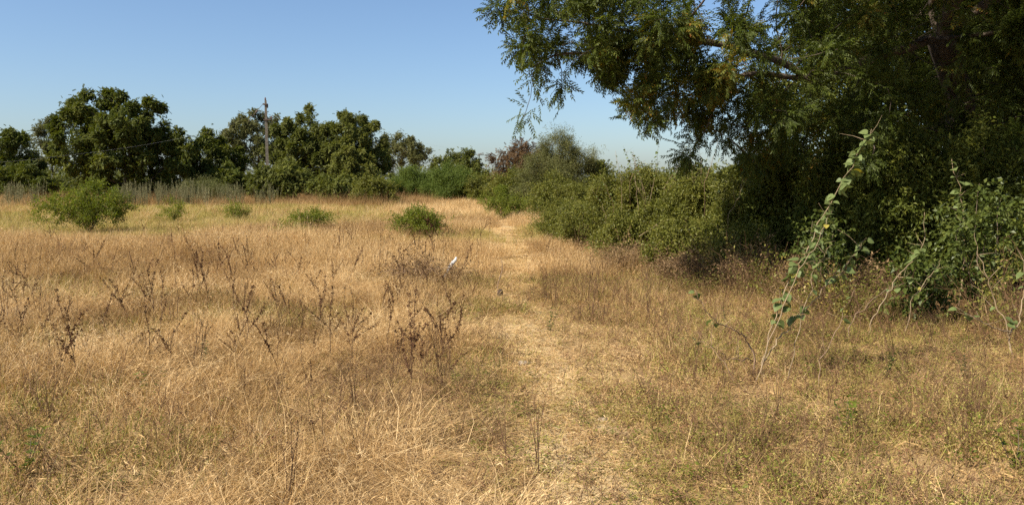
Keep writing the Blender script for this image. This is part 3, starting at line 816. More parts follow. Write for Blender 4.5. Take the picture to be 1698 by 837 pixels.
# shrubs at the foot of the far trees
TH = "shrubs at the foot of the far trees"
sk = dict(ragged=.12, group=TH, step=.3, kill=.4, tip=.012, n_att=260, spread=.3, stems=5, stem_name='stems', leaf_r=.04, minr=.012, shell=.5)
px_plant('thicket_shrub', 'dark shrub at the left edge below the cut off tree', 'shrub', -30, 96, 268, 54, 'far_dark', bk, .05, n_leaf=5040, seed=31, **sk)
px_plant('thicket_shrub', 'dark shrub under the small loose tree left of the pole', 'shrub', 322, 424, 272, 55, 'far_dark', bk, .05, n_leaf=4320, seed=32, **sk)
px_plant('thicket_shrub', 'olive rounded shrub hiding the foot of the utility pole', 'shrub', 404, 518, 258, 51, 'far_mid', bk, .05, n_leaf=5940, seed=33, **sk)
px_plant('thicket_shrub', 'low dark green shrub in the middle of the olive thicket', 'shrub', 500, 604, 284, 50, 'far_mid', bk, .05, n_leaf=4500, seed=34, **sk)
px_plant('thicket_shrub', 'low olive shrub at the right end of the thicket', 'shrub', 582, 664, 290, 47, 'hedge_far', bk, .05, n_leaf=2300, seed=35, **sk)
px_plant('mesquite_shrub', 'bright green feathery mound, left half, under the flat topped tree', 'shrub', 634, 734, 274, 60, 'far_mesquite', bk, .05, n_leaf=3800, seed=36, **sk)
px_plant('mesquite_shrub', 'bright green feathery mound, right half, under the dark low tree', 'shrub', 704, 806, 276, 57, 'far_mesquite', bk, .05, n_leaf=3800, seed=37, **sk)
px_plant('thicket_shrub', 'olive shrub between bright mound and rusty tree', 'shrub', 770, 850, 287, 52, 'hedge_far', bk, .05, n_leaf=2200, seed=38, **sk)
px_plant('thicket_shrub', 'grey green scrub under the right side of the tallest tree', 'shrub', 300, 398, 298, 49, 'grey_feather', bk, .05, n_leaf=1500, seed=39, **sk)

# the wood beyond, which reads as one mass
rs = RS(88)
far_l = [(rs.uniform(-75, 75), rs.uniform(80, 105), rs.uniform(1.0, 1.9), rs.uniform(3, 6), rs.uniform(2, 4), rs.uniform(1.2, 2.3)) for _ in range(70)]
far_l += [(rs.uniform(-45, -3), rs.uniform(60, 74), rs.uniform(.9, 1.4), rs.uniform(2, 4), rs.uniform(2, 3), rs.uniform(1.0, 1.8)) for _ in range(34)]
pts = sample_lobes(far_l, 42000, rs, .5); pts = pts[pts[:, 2] > .05]; n = len(pts)
o = scatter('distant_wood', 'far_mid', pts, rot_from_dirs(rs.normal(0, 1, (n, 3)) - [0, 0, .3], rs.normal(0, .7, n)), rs.uniform(1.0, 1.6, n), rs.rand(n) * .8, rs)
tag(o, 'low distant wood closing the horizon behind the field trees', 'wood', None, 'stuff')

# the thorn trees in the middle
ck = dict(ragged=.14, step=.35, kill=.45, tip=.011, n_att=420, spread=.3, stems=4, leaf_r=.035, minr=.01, shell=.45)
px_plant('rusty_tree', 'rusty brown leaved tree behind the grey thorn tree', 'tree', 812, 930, 227, 45, 'far_rustleaf', bk, .6, n_leaf=3000, seed=41, **ck)
px_plant('thorn_tree', 'grey green feathery thorn tree at picture centre right', 'tree', 858, 996, 214, 39, 'grey_feather', bk, .1, n_leaf=3800, seed=42, n_lobes=16, ltr=(.1, .24), **dict(ck, ragged=.4, shell=.7))
px_plant('thicket_shrub', 'dense olive shrub before the rusty tree', 'shrub', 806, 916, 276, 42, 'hedge_far', bk, .05, n_leaf=2600, seed=43, **ck)
px_plant('thicket_shrub', 'dark green shrub at the foot of the grey thorn tree', 'shrub', 872, 986, 288, 30, 'hedge_far', bk, .05, n_leaf=3000, seed=44, **dict(ck, scl=(.55, .9)))

# bright green shrubs standing in the grass
gk = dict(ragged=.45, ltr=(.14, .3), n_lobes=11, step=.12, kill=.14, tip=.004, n_att=320, spread=.12, stems=7, leaf_r=.012, minr=0, shell=.75, stem_name='stems', droop=-.25, group='bright green shrubs in the grass')
px_plant('field_shrub', 'large bright green shrub in the grass at left', 'shrub', 70, 218, 305, 24.5, 'lime_sprig', M['twig'], .15, n_leaf=1250, seed=51, **dict(gk, tint=(.1, .75)))
px_plant('field_shrub', 'small green shrub second from left in the open grass', 'shrub', 478, 548, 350, 25.5, 'lime_sprig', M['twig'], .15, n_leaf=330, seed=52, **gk)
px_plant('field_shrub', 'tiny low green shrub beside the small one in the grass', 'shrub', 462, 512, 383, 23, 'lime_sprig', M['twig'], .08, n_leaf=170, seed=53, **gk)
px_plant('field_shrub', 'green shrub with dry brown stalks left of the path', 'shrub', 648, 738, 346, 22.5, 'lime_sprig', M['twig'], .1, n_leaf=520, seed=54, **gk)
px_plant('field_shrub', 'rounded yellow green shrub at the far end of the path', 'shrub', 796, 882, 317, 33, 'lime_sprig', M['twig'], .1, n_leaf=1150, seed=55, **dict(gk, tint=(.3, .9)))
px_plant('field_shrub', 'wispy green shrub in the grass left of the far thicket', 'shrub', 268, 304, 330, 31, 'lime_sprig', M['twig'], .1, n_leaf=150, seed=56, **gk)
px_plant('field_shrub', 'wispy green shrub in the grass below the utility pole', 'shrub', 370, 410, 340, 31, 'lime_sprig', M['twig'], .1, n_leaf=150, seed=57, **gk)

# ------------------------------------------------------------------ the hedge on the right
HG = "shrubs of the hedge on the right"
hk = dict(group=HG, n_lobes=14, ltr=(.12, .28), ragged=.25, step=.16, kill=.2, tip=.005, n_att=520, spread=.14, stems=7, stem_name='stems', leaf_r=.016, shell=.62, tint=(.25, 1.0))
px_plant('hedge_shrub', 'farthest hedge shrub beside the grey thorn tree', 'shrub', 930, 1075, 288, 24, 'hedge_sprig', M['twig'], .1, n_leaf=4200, seed=61, **hk)
px_plant('hedge_shrub', 'hedge shrub with thin stems poking into the sky', 'shrub', 990, 1150, 274, 18, 'hedge_sprig', M['twig'], .1, n_leaf=5600, seed=62, **hk)
px_plant('hedge_shrub', 'middle hedge shrub, sunlit, right of the poking stems', 'shrub', 1068, 1232, 284, 15.5, 'hedge_sprig', M['twig'], .1, n_leaf=5400, seed=63, **hk)
px_plant('hedge_shrub', 'hedge shrub where the shade of the neem begins', 'shrub', 1160, 1325, 280, 14, 'hedge_sprig', M['twig'], .1, n_leaf=5400, seed=64, **hk)
px_plant('hedge_shrub', 'low olive shrub at the foot of the hedge by the path', 'shrub', 884, 985, 332, 22, 'hedge_sprig', M['twig'], .05, n_leaf=2100, seed=65, **hk)
px_plant('hedge_shrub', 'loose yellow olive shrub between path and farthest hedge shrub', 'shrub', 915, 1020, 330, 19, 'hedge_sprig', M['twig'], .05, n_leaf=1300, seed=165, **hk)
px_plant('hedge_shrub', 'loose leafy shrub at the foot of the sunlit hedge shrub', 'shrub', 1075, 1180, 360, 13.3, 'hedge_sprig', M['twig'], .05, n_leaf=1100, seed=166, **hk)
px_plant('hedge_shrub', 'loose leafy shrub at the hedge foot where shade begins', 'shrub', 1180, 1290, 370, 12.3, 'hedge_sprig', M['twig'], .05, n_leaf=1000, seed=164, **hk)
px_plant('hedge_shrub', 'low straggling shrub in front of the poking stems', 'shrub', 985, 1090, 352, 15, 'hedge_sprig', M['twig'], .05, n_leaf=1500, seed=66, **hk)
dk_ = dict(ragged=.3, group="dead brush below the hedge", step=.1, kill=.13, tip=.003, n_att=420, spread=.1, stems=8, stem_name='stems', leaf_r=.009, shell=.6)
px_plant('dead_brush', 'brown dead brush below the sunlit hedge shrub', 'dead brush', 1080, 1200, 408, 12.2, 'dead_sprig', M['brown_stem'], .05, n_leaf=380, seed=67, **dk_)
px_plant('dead_brush', 'brown dead brush at the start of the shade', 'dead brush', 1190, 1300, 398, 11.3, 'dead_sprig', M['brown_stem'], .05, n_leaf=380, seed=68, **dk_)
px_plant('dead_brush', 'thin brown brush in front of the low straggling shrub', 'dead brush', 990, 1100, 400, 13.6, 'dead_sprig', M['brown_stem'], .05, n_leaf=520, seed=167, **dk_)
px_plant('dead_brush', 'brown brush in the shade behind the tall leaning sapling', 'dead brush', 1290, 1400, 420, 10.6, 'dead_sprig', M['brown_stem'], .05, n_leaf=420, seed=168, **dk_)
px_plant('dead_brush', 'low brown brush along the shade edge behind the leaning brown stem', 'dead brush', 1400, 1490, 440, 10.0, 'dead_sprig', M['brown_stem'], .05, n_leaf=300, seed=169, **dk_)
px_plant('dead_brush', 'grey brown tangled brush left of the path beside the white stick', 'dead brush', 612, 776, 418, 12.0, 'dead_sprig', M['brown_stem'], .03, n_leaf=320, seed=69, **dict(dk_, n_att=700, step=.08, kill=.1))

# ------------------------------------------------------------------ the big neem tree
def lob(px, py, d, rx, rd, ry):
    c = P(px, py, d); k = d / F_PX
    return (*c, rx * k, rd, ry * k)
neem_lobes = [lob(*a) for a in [
    (848, 12, 10.2, 48, .7, 42), (868, 70, 10.2, 40, .6, 42), (915, 30, 10.4, 85, 1.0, 58), (985, 45, 10.6, 85, 1.1, 62), (880, 112, 10.2, 30, .35, 22),
    (1060, 50, 10.8, 110, 1.3, 75), (1012, 105, 10.5, 42, .6, 32), (1065, 125, 10.6, 55, .7, 40), (1130, 80, 11.0, 110, 1.4, 80), (1072, 190, 10.4, 36, .5, 34),
    (1128, 172, 10.6, 50, .6, 38), (1200, 120, 11.0, 90, 1.3, 100), (1265, 200, 11.3, 70, 1.3, 100), (1330, 90, 11.6, 120, 1.7, 130), (1400, 180, 12.0, 120, 1.8, 130),
    (1500, 90, 12.5, 150, 2.0, 150), (1620, 110, 12.5, 130, 2.2, 170), (1740, 150, 12.5, 130, 2.2, 190)]]
neem_lobes += [(4.0, 7.2, 5.6, 1.6, 1.2, .9), (5.8, 7.2, 6.2, 2.0, 1.4, 1.2), (7.8, 7.2, 6.4, 2.0, 1.5, 1.3), (3.6, 9.0, 5.5, 1.5, 1.3, .8), (5.6, 8.4, 5.7, 2.1, 1.5, 1.1), (7.6, 8.6, 6.1, 2.3, 1.7, 1.4), (9.6, 8.6, 6.0, 2.2, 1.9, 1.5), (4.6, 10.8, 6.0, 2.2, 1.6, 1.2), (6.8, 11.2, 6.3, 2.4, 1.8, 1.5), (1.4, 11.2, 5.0, 1.7, 1.6, .9), (3.6, 12.2, 5.9, 2.8, 2.6, 1.7), (6.8, 13.2, 7.0, 3.6, 3.2, 2.3), (10.2, 13.6, 6.4, 3.8, 3.3, 2.6), (8.5, 16.0, 5.6, 3.6, 3.0, 2.6)]  # leading lobes: unseen front crown, added to block sun from boughs and shrubs below
fork = P(1560, 60, 12.9)
neem_lines = [
    [(7.55, 13.7, -.1), (7.5, 13.6, 1.4), (7.4, 13.4, 2.8), fork],
    [fork, P(1480, 86, 12.4), P(1400, 116, 12.0), P(1340, 132, 11.6), P(1262, 121, 11.3), P(1180, 140, 11.0), P(1110, 175, 10.7), P(1066, 205, 10.5)],
    [P(1340, 132, 11.6), P(1286, 100, 11.2), P(1200, 76, 10.9), P(1100, 60, 10.7), P(985, 42, 10.5), P(890, 30, 10.3)],
    [P(1100, 60, 10.7), P(1000, 90, 10.5), P(920, 85, 10.3), P(884, 120, 10.2), P(884, 160, 10.15), P(868, 198, 10.1)],
    [P(920, 85, 10.3), P(938, 120, 10.2), P(930, 150, 10.15)],
    [P(1200, 140, 11.0), P(1180, 190, 10.8), P(1160, 235, 10.7), P(1130, 262, 10.6)],
    [fork, (6.3, 12.8, 5.3), (4.6, 12.3, 6.2), (2.4, 11.8, 6.0), (1.2, 11.3, 5.2)],
    [fork, (6.6, 11.6, 5.2), (6.4, 10.0, 5.8), (6.6, 8.8, 6.0), (6.0, 7.6, 6.2)],  # limb carrying the unseen front crown added for its shade
    [fork, (8.8, 13.5, 5.2), (10.6, 13.4, 6.4)],
    [fork, (7.4, 14.4, 5.6), (7.6, 15.6, 6.4)],
    [(7.42, 13.4, 2.5), P(1500, 228, 12.4), P(1440, 206, 11.8)]]

def neem_tint(p, rs):
    t = .12 + .5 * (.5 * noise2(p[:, 0] + p[:, 2], p[:, 1] + p[:, 2] * .6, 7, .9) + .5 * rs.rand(len(p)))
    left = np.clip((5.0 - p[:, 0]) / 3.5, 0, 1)
    old = noise2(p[:, 0] * 1.3 + 3, p[:, 2] * 1.3 + p[:, 1], 9, .32)
    t = t + left * .13
    t = np.where((old > .74) & (rs.rand(len(p)) < .3 + .5 * left), .84 + .16 * rs.rand(len(p)), t)
    return np.clip(t, 0, 1)
plant('neem_tree', 'large neem tree whose boughs overhang the field at upper right', 'tree', (7.55, 13.7, 0), neem_lobes, 'neem', bk,
      n_att=8200, n_leaf=112000, cluster=.16, bare=.42, wts=[4.2] * 9 + [6.5] * 2 + [3.2] * 2 + [1.0] * 5 + [2.0] * 9 + [1.2] * 5, step=.17, kill=.25, tip=.0042, e=1.95, lines=neem_lines, seed=71, leaf_r=.0125, spread=.15, droop=.25, outward=.45, scl=(.65, 1.1), tint_fn=neem_tint, shell=.5, ragged=0)
RT = "trees behind the neem"
rk = dict(group=RT, step=.4, kill=.5, tip=.011, n_att=700, spread=.35, leaf_r=.035, minr=.008)
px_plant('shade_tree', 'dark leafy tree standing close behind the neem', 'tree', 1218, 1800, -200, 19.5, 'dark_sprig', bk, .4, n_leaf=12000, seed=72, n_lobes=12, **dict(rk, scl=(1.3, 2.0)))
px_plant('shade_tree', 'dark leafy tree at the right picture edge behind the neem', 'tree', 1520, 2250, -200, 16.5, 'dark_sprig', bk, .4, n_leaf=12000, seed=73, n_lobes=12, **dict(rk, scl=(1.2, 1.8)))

# undergrowth in the shade
UG = "shrubs in the shade below the neem"
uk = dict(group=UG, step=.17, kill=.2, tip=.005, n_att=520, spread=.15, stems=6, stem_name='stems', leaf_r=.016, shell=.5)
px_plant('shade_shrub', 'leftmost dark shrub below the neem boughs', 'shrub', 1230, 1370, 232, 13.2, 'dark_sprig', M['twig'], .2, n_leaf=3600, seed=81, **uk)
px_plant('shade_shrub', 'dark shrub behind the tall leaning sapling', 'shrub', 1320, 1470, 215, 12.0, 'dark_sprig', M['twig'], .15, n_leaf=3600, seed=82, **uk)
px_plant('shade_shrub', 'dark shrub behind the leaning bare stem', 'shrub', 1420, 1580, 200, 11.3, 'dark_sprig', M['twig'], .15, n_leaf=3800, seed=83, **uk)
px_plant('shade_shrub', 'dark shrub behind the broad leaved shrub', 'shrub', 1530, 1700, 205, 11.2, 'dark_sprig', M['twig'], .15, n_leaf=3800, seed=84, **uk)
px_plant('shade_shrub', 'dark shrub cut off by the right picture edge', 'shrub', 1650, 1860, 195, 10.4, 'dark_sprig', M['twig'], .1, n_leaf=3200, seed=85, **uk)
bk2 = dict(step=.13, kill=.16, tip=.004, n_att=300, spread=.1, stems=6, stem_name='stems', leaf_r=.012, shell=.7, group="broad leaved shrubs before the shade")
px_plant('broadleaf_shrub', 'sunlit broad leaved shrub at the right edge above the pale forked stem', 'shrub', 1556, 1716, 270, 8.9, 'broad_sprig', M['twig'], .3, n_leaf=300, seed=86, **bk2)
px_plant('broadleaf_shrub', 'small broad leaved shrub at the shade edge left of the pale forked stem', 'shrub', 1482, 1590, 400, 8.7, 'broad_sprig', M['twig'], .1, n_leaf=230, seed=87, **bk2)
px_plant('broadleaf_shrub', 'scattered broad leaved shrub behind the leaning sapling stems', 'shrub', 1318, 1420, 350, 9.9, 'broad_sprig', M['twig'], .15, n_leaf=170, seed=88, **bk2)

# ------------------------------------------------------------------ utility pole and its wires
D_POLE = 57.0
pb = P(443.5, 300, D_POLE); top = P(443.5, 166, D_POLE)[2]
root = tag(empty('utility_pole', (pb[0], D_POLE, float(ground_h(pb[0], D_POLE)))), 'weathered grey concrete utility pole rising from the far thicket', 'utility pole')
mb = MB()
for z0, z1, a0, a1 in ((-.3, top - .35, .20, .135), (top - .35, top, .135, .12)):
    mb.tube([(0, 0, z0), (0, 0, z1)], [a0 * .8, a1 * .8], 4, cap=True)
post = link('post', mb.build('post', M['concrete']), root); post.rotation_euler = (0, 0, math.radians(18)); post.location = (.02, 0, 0)
def box(mb, c, s, val=.5):
    x, y, z = c; a, b, h = s[0] / 2, s[1] / 2, s[2] / 2
    v = [(x + i * a, y + j * b, z + k * h) for k in (-1, 1) for j in (-1, 1) for i in (-1, 1)]
    mb.mesh(v, [(0, 2, 3, 1), (4, 5, 7, 6), (0, 1, 5, 4), (2, 6, 7, 3), (0, 4, 6, 2), (1, 3, 7, 5)], val)
mb = MB(); box(mb, (0, -.02, top - .28), (.30, .30, .08)); box(mb, (.14, 0, top - .40), (.08, .08, .26)); link('top_clamp', mb.build('top_clamp', M['iron']), root)
mb = MB(); box(mb, (.13, -.03, top - 1.35), (.5, .26, .07)); link('side_bracket', mb.build('side_bracket', M['iron']), root)
def insulator(loc):
    mb = MB(); prof = [(0, .03), (.04, .07), (.07, .035), (.1, .075), (.13, .035), (.17, .05), (.2, .015)]
    mb.tube([(0, 0, z) for z, r in prof], [r for z, r in prof], 10)
    o = link('insulator', mb.build('insulator', M['porcelain'], True), root); o.location = loc
insulator((.0, 0, top)); insulator((.42, -.03, top - 1.30))
mb = MB(); a0, a1 = Vector((-.12, 0, top - .2)), Vector((-1.15, -.3, top - 1.5))
mb.tube([a0, a0.lerp(a1, .45)], [.016, .016], 5); mb.tube([a0.lerp(a1, .4), a0.lerp(a1, .5)], [.07, .07], 8); mb.tube([a0.lerp(a1, .5), a1], [.016, .016], 5)
link('stay', mb.build('stay', M['iron']), root)

def wire(name, label, pts):
    pts = [np.array(p) for p in pts]
    fine = []
    for i in range(len(pts) - 1):
        p0, p1, p2, p3 = pts[max(i - 1, 0)], pts[i], pts[i + 1], pts[min(i + 2, len(pts) - 1)]
        for t in np.linspace(0, 1, 8, endpoint=False):
            fine.append(.5 * ((2 * p1) + (-p0 + p2) * t + (2 * p0 - 5 * p1 + 4 * p2 - p3) * t * t + (-p0 + 3 * p1 - 3 * p2 + p3) * t ** 3))
    fine.append(pts[-1])
    o0 = fine[0]; mb = MB(); mb.tube([p - o0 for p in fine], [.0025] * len(fine), 5)
    o = link(name, mb.build(name, M['wire'], True)); o.location = o0
    tag(o, label, 'wire', 'overhead wires at the utility pole')
wire('overhead_wire', 'thin slack wire sagging left from the pole across the trees', [P(437, 180, 57), P(375, 210, 54), P(300, 229, 51), P(210, 245, 48), P(100, 259, 45), P(0, 269, 42.5), P(-140, 274, 39), P(-400, 262, 34)])
wire('overhead_wire', 'thin wire running right from the pole over the flat topped tree', [P(460, 193, 57), P(560, 211, 66), P(640, 226, 76), P(730, 243, 90), P(840, 264, 112), P(1000, 285, 150)])

# ------------------------------------------------------------------ grass and low growth
rs = RS(77)
def strip(y0, y1, sp, margin, k, rs):
    """jittered grid over the stretch of field ahead"""
    ys = np.arange(y0, y1, sp); X, Y = [], []
    for j, yv in enumerate(ys):
        hw = k * yv + margin; xs = np.arange(-hw, hw, sp) + (j % 2) * sp * .5
        X.append(xs); Y.append(np.full(len(xs), yv))
    X, Y = np.concatenate(X), np.concatenate(Y)
    return X + rs.uniform(-.3, .3, len(X)) * sp, Y + rs.uniform(-.3, .3, len(X)) * sp

def lay(name, label, key, x, y, scl, tint, rs, zs=None):
    z = ground_h(x, y); n = len(x)
    rot = np.stack([rs.normal(0, .03, n), rs.normal(0, .03, n), rs.uniform(0, 6.283, n)], 1)
    s = np.stack([scl, scl, scl * (1 if zs is None else zs)], 1)
    o = scatter(name, key, np.stack([x, y, z], 1), rot, s, np.clip(tint, 0, 1), rs)
    return tag(o, label, 'grass', None, 'stuff')

def shade_edge(y):
    return np.interp(y, [5, 7.5, 9, 11, 13, 16, 20, 26, 34], [9, 6.2, 4.8, 3.9, 3.6, 3.6, 3.6, 3.2, 3.2])

def field(y0, y1, sp, margin, k, picks, rs):
    x, y = strip(y0, y1, sp, margin, k, rs)
    c = picks(x, y, path_off(x, y), rs)
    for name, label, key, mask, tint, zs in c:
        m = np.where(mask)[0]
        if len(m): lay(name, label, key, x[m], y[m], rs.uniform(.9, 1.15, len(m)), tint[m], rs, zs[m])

def near_picks(x, y, po, rs):
    n1, n2, n3 = noise2(x, y, 1, .7), noise2(x, y, 2, 1.0), .65 * noise2(x, y, 3, 1.9) + .35 * noise2(x, y, 4, .6)
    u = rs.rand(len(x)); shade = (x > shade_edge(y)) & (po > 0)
    tint = .14 + .66 * n1 + .35 * (n3 - .3) + rs.normal(0, .16, len(x))
    weedy = (po > .7) & ~shade & (y > 7.5) & (x > shade_edge(y) - 2.0 + 1.6 * n2) & (u < .75)
    path = np.abs(po) < .17 + .06 * (n1 - .5); edge = ~path & (np.abs(po) < .55 + .15 * n1)
    L = (po < 0) & ~path & ~edge; R_ = ((po > 0) & ~path & ~edge & ~shade) | (edge & ~shade)
    R_ = R_ & ~weedy
    zs = np.clip(.58 + .7 * (n2 - .5), .32, 1.0); rz = np.clip(.8 + .8 * (n2 - .5) - .3 * edge, .4, 1.3)
    f, ru, pa = n3 > .57, n3 < .42, (n2 > .64)
    return [('tall_straw_grass', 'tall dry straw grass of the near field left of the footpath', 'tall', L & ~f & ~ru & ~pa, tint, zs),
            ('fluffy_straw_grass', 'pale fluffy lodged grass in patches left of the footpath', 'fluffy', L & f & ~pa, tint + .08, zs),
            ('rusty_grass', 'rusty brown weedy grass in patches left of the footpath', 'rusty', L & ru & ~pa, tint, zs),
            ('patchy_green_grass', 'low greenish patches among the straw left of the footpath', 'patchy', L & pa, tint, zs),
            ('olive_turf', 'low olive yellow turf with herbs right of the footpath', 'low_olive', R_ & (n3 + .25 * (u - .5) < .52), tint + .1, rz),
            ('short_straw_turf', 'short straw turf along both edges of the footpath', 'low_straw', R_ & (n3 + .25 * (u - .5) >= .52), tint + .05, rz),
            ('trodden_straw', 'trodden straw lying on the footpath', 'trodden', path, tint * .5 + .45, rz * .8),
            ('hedge_foot_weeds', 'olive and brown weeds at the foot of the hedge', 'weedy', weedy, tint + .1, rz * 1.2),
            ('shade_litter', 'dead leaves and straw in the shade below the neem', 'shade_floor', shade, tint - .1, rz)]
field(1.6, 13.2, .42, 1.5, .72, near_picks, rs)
xs = np.arange(1.5, 26, .2); xx = np.interp(xs, PATH[:, 1], PATH[:, 0]) + rs.uniform(-.15, .15, len(xs))
lay('footpath_straw', 'thin flattened straw strewn along the footpath', 'trodden', xx, xs, rs.uniform(.6, .9, len(xs)), rs.uniform(.4, .9, len(xs)), rs)

def mid_picks(x, y, po, rs):
    n1, n3 = noise2(x, y, 11, 1.6), noise2(x, y, 12, 4.5); u = rs.rand(len(x))
    tint = .4 + .5 * n1 + rs.normal(0, .1, len(x)); zs = np.clip(.66 + .5 * (n1 - .5), .45, .95)
    weedy = (po > .9) & (x > shade_edge(y) - 2.4 + 1.6 * n1) & (u < .85)
    path = np.abs(po) < .62; hid = (po > 0) & (x > shade_edge(y) + 1.5)
    ok = ~path & ~hid & ~weedy
    gr = ok & (y > 21) & (n3 + .02 * (y - 24) > .52); ru = ok & ~gr & (n3 + .3 * (u - .5) < .26)
    ru |= ok & ~gr & (po > .8) & (u < .3)
    return [('hedge_side_weeds', 'olive and brown weeds along the far part of the hedge', 'weedy', weedy & ~hid, tint + .1, zs * 1.5), ('straw_field', 'golden straw grass of the middle field', 'mid_straw', ok & ~gr & ~ru, tint, zs), ('rusty_field', 'rusty brown weeds through the middle field', 'mid_rust', ru, tint, zs),
            ('yellow_green_field', 'yellow green grass patches of the middle field', 'mid_green', gr, tint + .1, zs), ('far_trodden_straw', 'trodden straw on the narrowing footpath', 'mid_trodden', path & (np.abs(po) < .3), tint + .2, zs)]
field(13.2, 34, .88, 2.0, .70, mid_picks, rs)

def far_picks(x, y, po, rs):
    n3 = noise2(x, y, 21, 8.0); u = rs.rand(len(x)); tint = .4 + .45 * noise2(x, y, 22, 3.5) + rs.normal(0, .07, len(x))
    rust = (y > 41 + 4 * n3) & (x < -5) & (u < .8); gr = ~rust & (y < 46) & (n3 + .3 * (u - .5) > .42)
    zs = np.full(len(x), .8)
    return [('far_straw_field', 'pale straw grass of the far field', 'far_straw', ~rust & ~gr, tint + .1, zs), ('far_green_field', 'yellow green band of grass across the far field', 'far_green', gr, tint + .15, zs),
            ('rusty_weed_belt', 'reddish brown weeds along the foot of the far trees', 'far_rust', rust, tint, zs)]
field(34, 78, 1.9, 3.0, .68, far_picks, rs)
pts = [(rs.uniform(a, b), rs.uniform(43, 49)) for a, b, n in ((196, 322, 62), (300, 400, 44), (0, 70, 22), (400, 470, 8)) for _ in range(n)]
wx = np.array([P(a, 300, d)[0] for a, d in pts]); wy = np.array([d for a, d in pts])
lay('grey_weed_spikes', 'tall grey weed spikes before the tallest tree', 'plume', wx, wy, rs.uniform(.45, 1.1, len(wx)), rs.rand(len(wx)), rs)

# ------------------------------------------------------------------ single weeds one can count
def thing_of(name, parts, loc, rz=0.0, s=1.0, label=None, cat=None, group=None, tilt=(0, 0)):
    root = empty(name, (loc[0], loc[1], float(ground_h(loc[0], loc[1]))))
    root.rotation_euler = (tilt[0], tilt[1], rz); root.scale = (s * (.7 + .6 * (rz * 7.3 % 1)), s * (.7 + .6 * (rz * 3.1 % 1)), s)
    first = None
    for nm, me in parts:
        c = link(nm, me, first if nm in ('seed_head', 'twig', 'foliage') and first else root)
        if first is None: first = c
        if nm in ('seed_head', 'twig', 'foliage'): c['kind'] = 'stuff'
    return tag(root, label, cat, group)

def wander(rs, b, d, L, n=6, amp=.02, bend=0.0):
    pts = [Vector(b)]; d = Vector(d).normalized()
    for i in range(n):
        d = (d + Vector(rs.normal(0, amp * 3, 3)) + Vector((0, 0, bend))).normalized()
        pts.append(pts[-1] + d * (L / n))
    return pts

def seed_stalk(seed, forks, H=1.0):
    """dry stalk 1 m high with dark seed clusters up its branches"""
    rs = RS(seed); st, sd = MB(), MB()
    lines = [(wander(rs, (0, 0, -.02), (rs.normal(0, .08), rs.normal(0, .08), 1), H, 9, .035), .005)]
    main = lines[0][0]
    for k in range(forks):
        i = rs.randint(2, 6); a = rs.uniform(0, 6.283)
        lines.append((wander(rs, main[i], (math.cos(a) * .55, math.sin(a) * .55, 1), H * rs.uniform(.3, .6), 6, .05, .05), .003))
    for k, (pts, r) in enumerate(lines):
        n = len(pts)
        st.tube(pts, [r * (1 - .7 * i / (n - 1)) for i in range(n)], 5, rs.rand())
        for i in range((4 if k == 0 else 1), n - 1):
            for q in range(rs.randint(2, 6)):
                c = pts[i].lerp(pts[i + 1], rs.rand())
                for z in range(rs.randint(3, 7)):
                    d = Vector((rs.normal(0, .8), rs.normal(0, .8), rs.uniform(-.1, 1.2))).normalized(); s = d.cross(Vector(rs.normal(0, 1, 3))).normalized()
                    l_, w_ = rs.uniform(.012, .028), rs.uniform(.0035, .0075)
                    u = s.cross(d)
                    b = c + Vector(rs.normal(0, .006, 3))
                    v = rs.rand()
                    sd.poly([b, b + d * l_ * .5 + s * w_, b + d * l_, b + d * l_ * .5 - s * w_], v)
                    sd.poly([b, b + d * l_ * .5 + u * w_, b + d * l_, b + d * l_ * .5 - u * w_], v)
    return [('stem', st.build('stem', M['dark_twig'])), ('seed_head', sd.build('seed_head', M['seed']))]

def bare_stems(seed, stems=4, splay=.35):
    rs = RS(seed); tw, parts = MB(), []
    for k in range(stems):
        mb = MB()
        a = rs.uniform(0, 6.283); L = rs.uniform(.6, 1.0); le = rs.uniform(.05, splay)
        pts = wander(rs, (rs.normal(0, .02), rs.normal(0, .02), -.02), (math.cos(a) * math.sin(le), math.sin(a) * math.sin(le), math.cos(le)), L, 8, .02)
        mb.tube(pts, [.0055 * (1 - .72 * i / 8) for i in range(9)], 5, rs.rand())
        parts.append(('stem', mb.build('stem', M['dark_twig'])))
        for q in range(rs.randint(3, 8)):
            i = rs.randint(2, 8); b = pts[i]; aa = rs.uniform(0, 6.283)
            p2 = wander(rs, b, (math.cos(aa) * .7, math.sin(aa) * .7, .8), L * rs.uniform(.08, .3), 3, .03)
            tw.tube(p2, [.0018, .0016, .0013, .0008], 3, rs.rand())
            if rs.rand() < .5:
                c = p2[-1]
                for z in range(4):
                    d = Vector((rs.normal(0, .6), rs.normal(0, .6), 1)).normalized(); s = d.cross(Vector(rs.normal(0, 1, 3))).normalized()
                    tw.poly([c, c + d * .012 + s * .004, c + d * .026, c + d * .012 - s * .004], rs.rand() * .4)
    return parts + [('twig', tw.build('twig', M['dark_twig']))]

def leafy_weed(seed, mat, stems=3, H=.3, ll=.045, lw=.022):
    rs = RS(seed); lf, parts = MB(), []
    for k in range(stems):
        st = MB()
        a = rs.uniform(0, 6.283)
        pts = wander(rs, (0, 0, -.02), (math.cos(a) * .3, math.sin(a) * .3, 1), H * rs.uniform(.7, 1.1), 6, .03)
        st.tube(pts, [.003 * (1 - .1 * i) for i in range(7)], 5, .6); parts.append(('stem', st.build('stem', M['twig'])))
        for i in range(1, 7):
            for q in range(3):
                az = rs.uniform(0, 6.283); d = Vector((math.cos(az), math.sin(az), rs.uniform(0, .9))).normalized()
                s = d.cross(Vector((0, 0, 1))); u = s.cross(d)
                leaf_poly(lf, pts[i], d, s, ll * rs.uniform(.6, 1.1), lw * rs.uniform(.8, 1.1), u, rs.rand())
    return parts + [('foliage', lf.build('foliage', mat))]

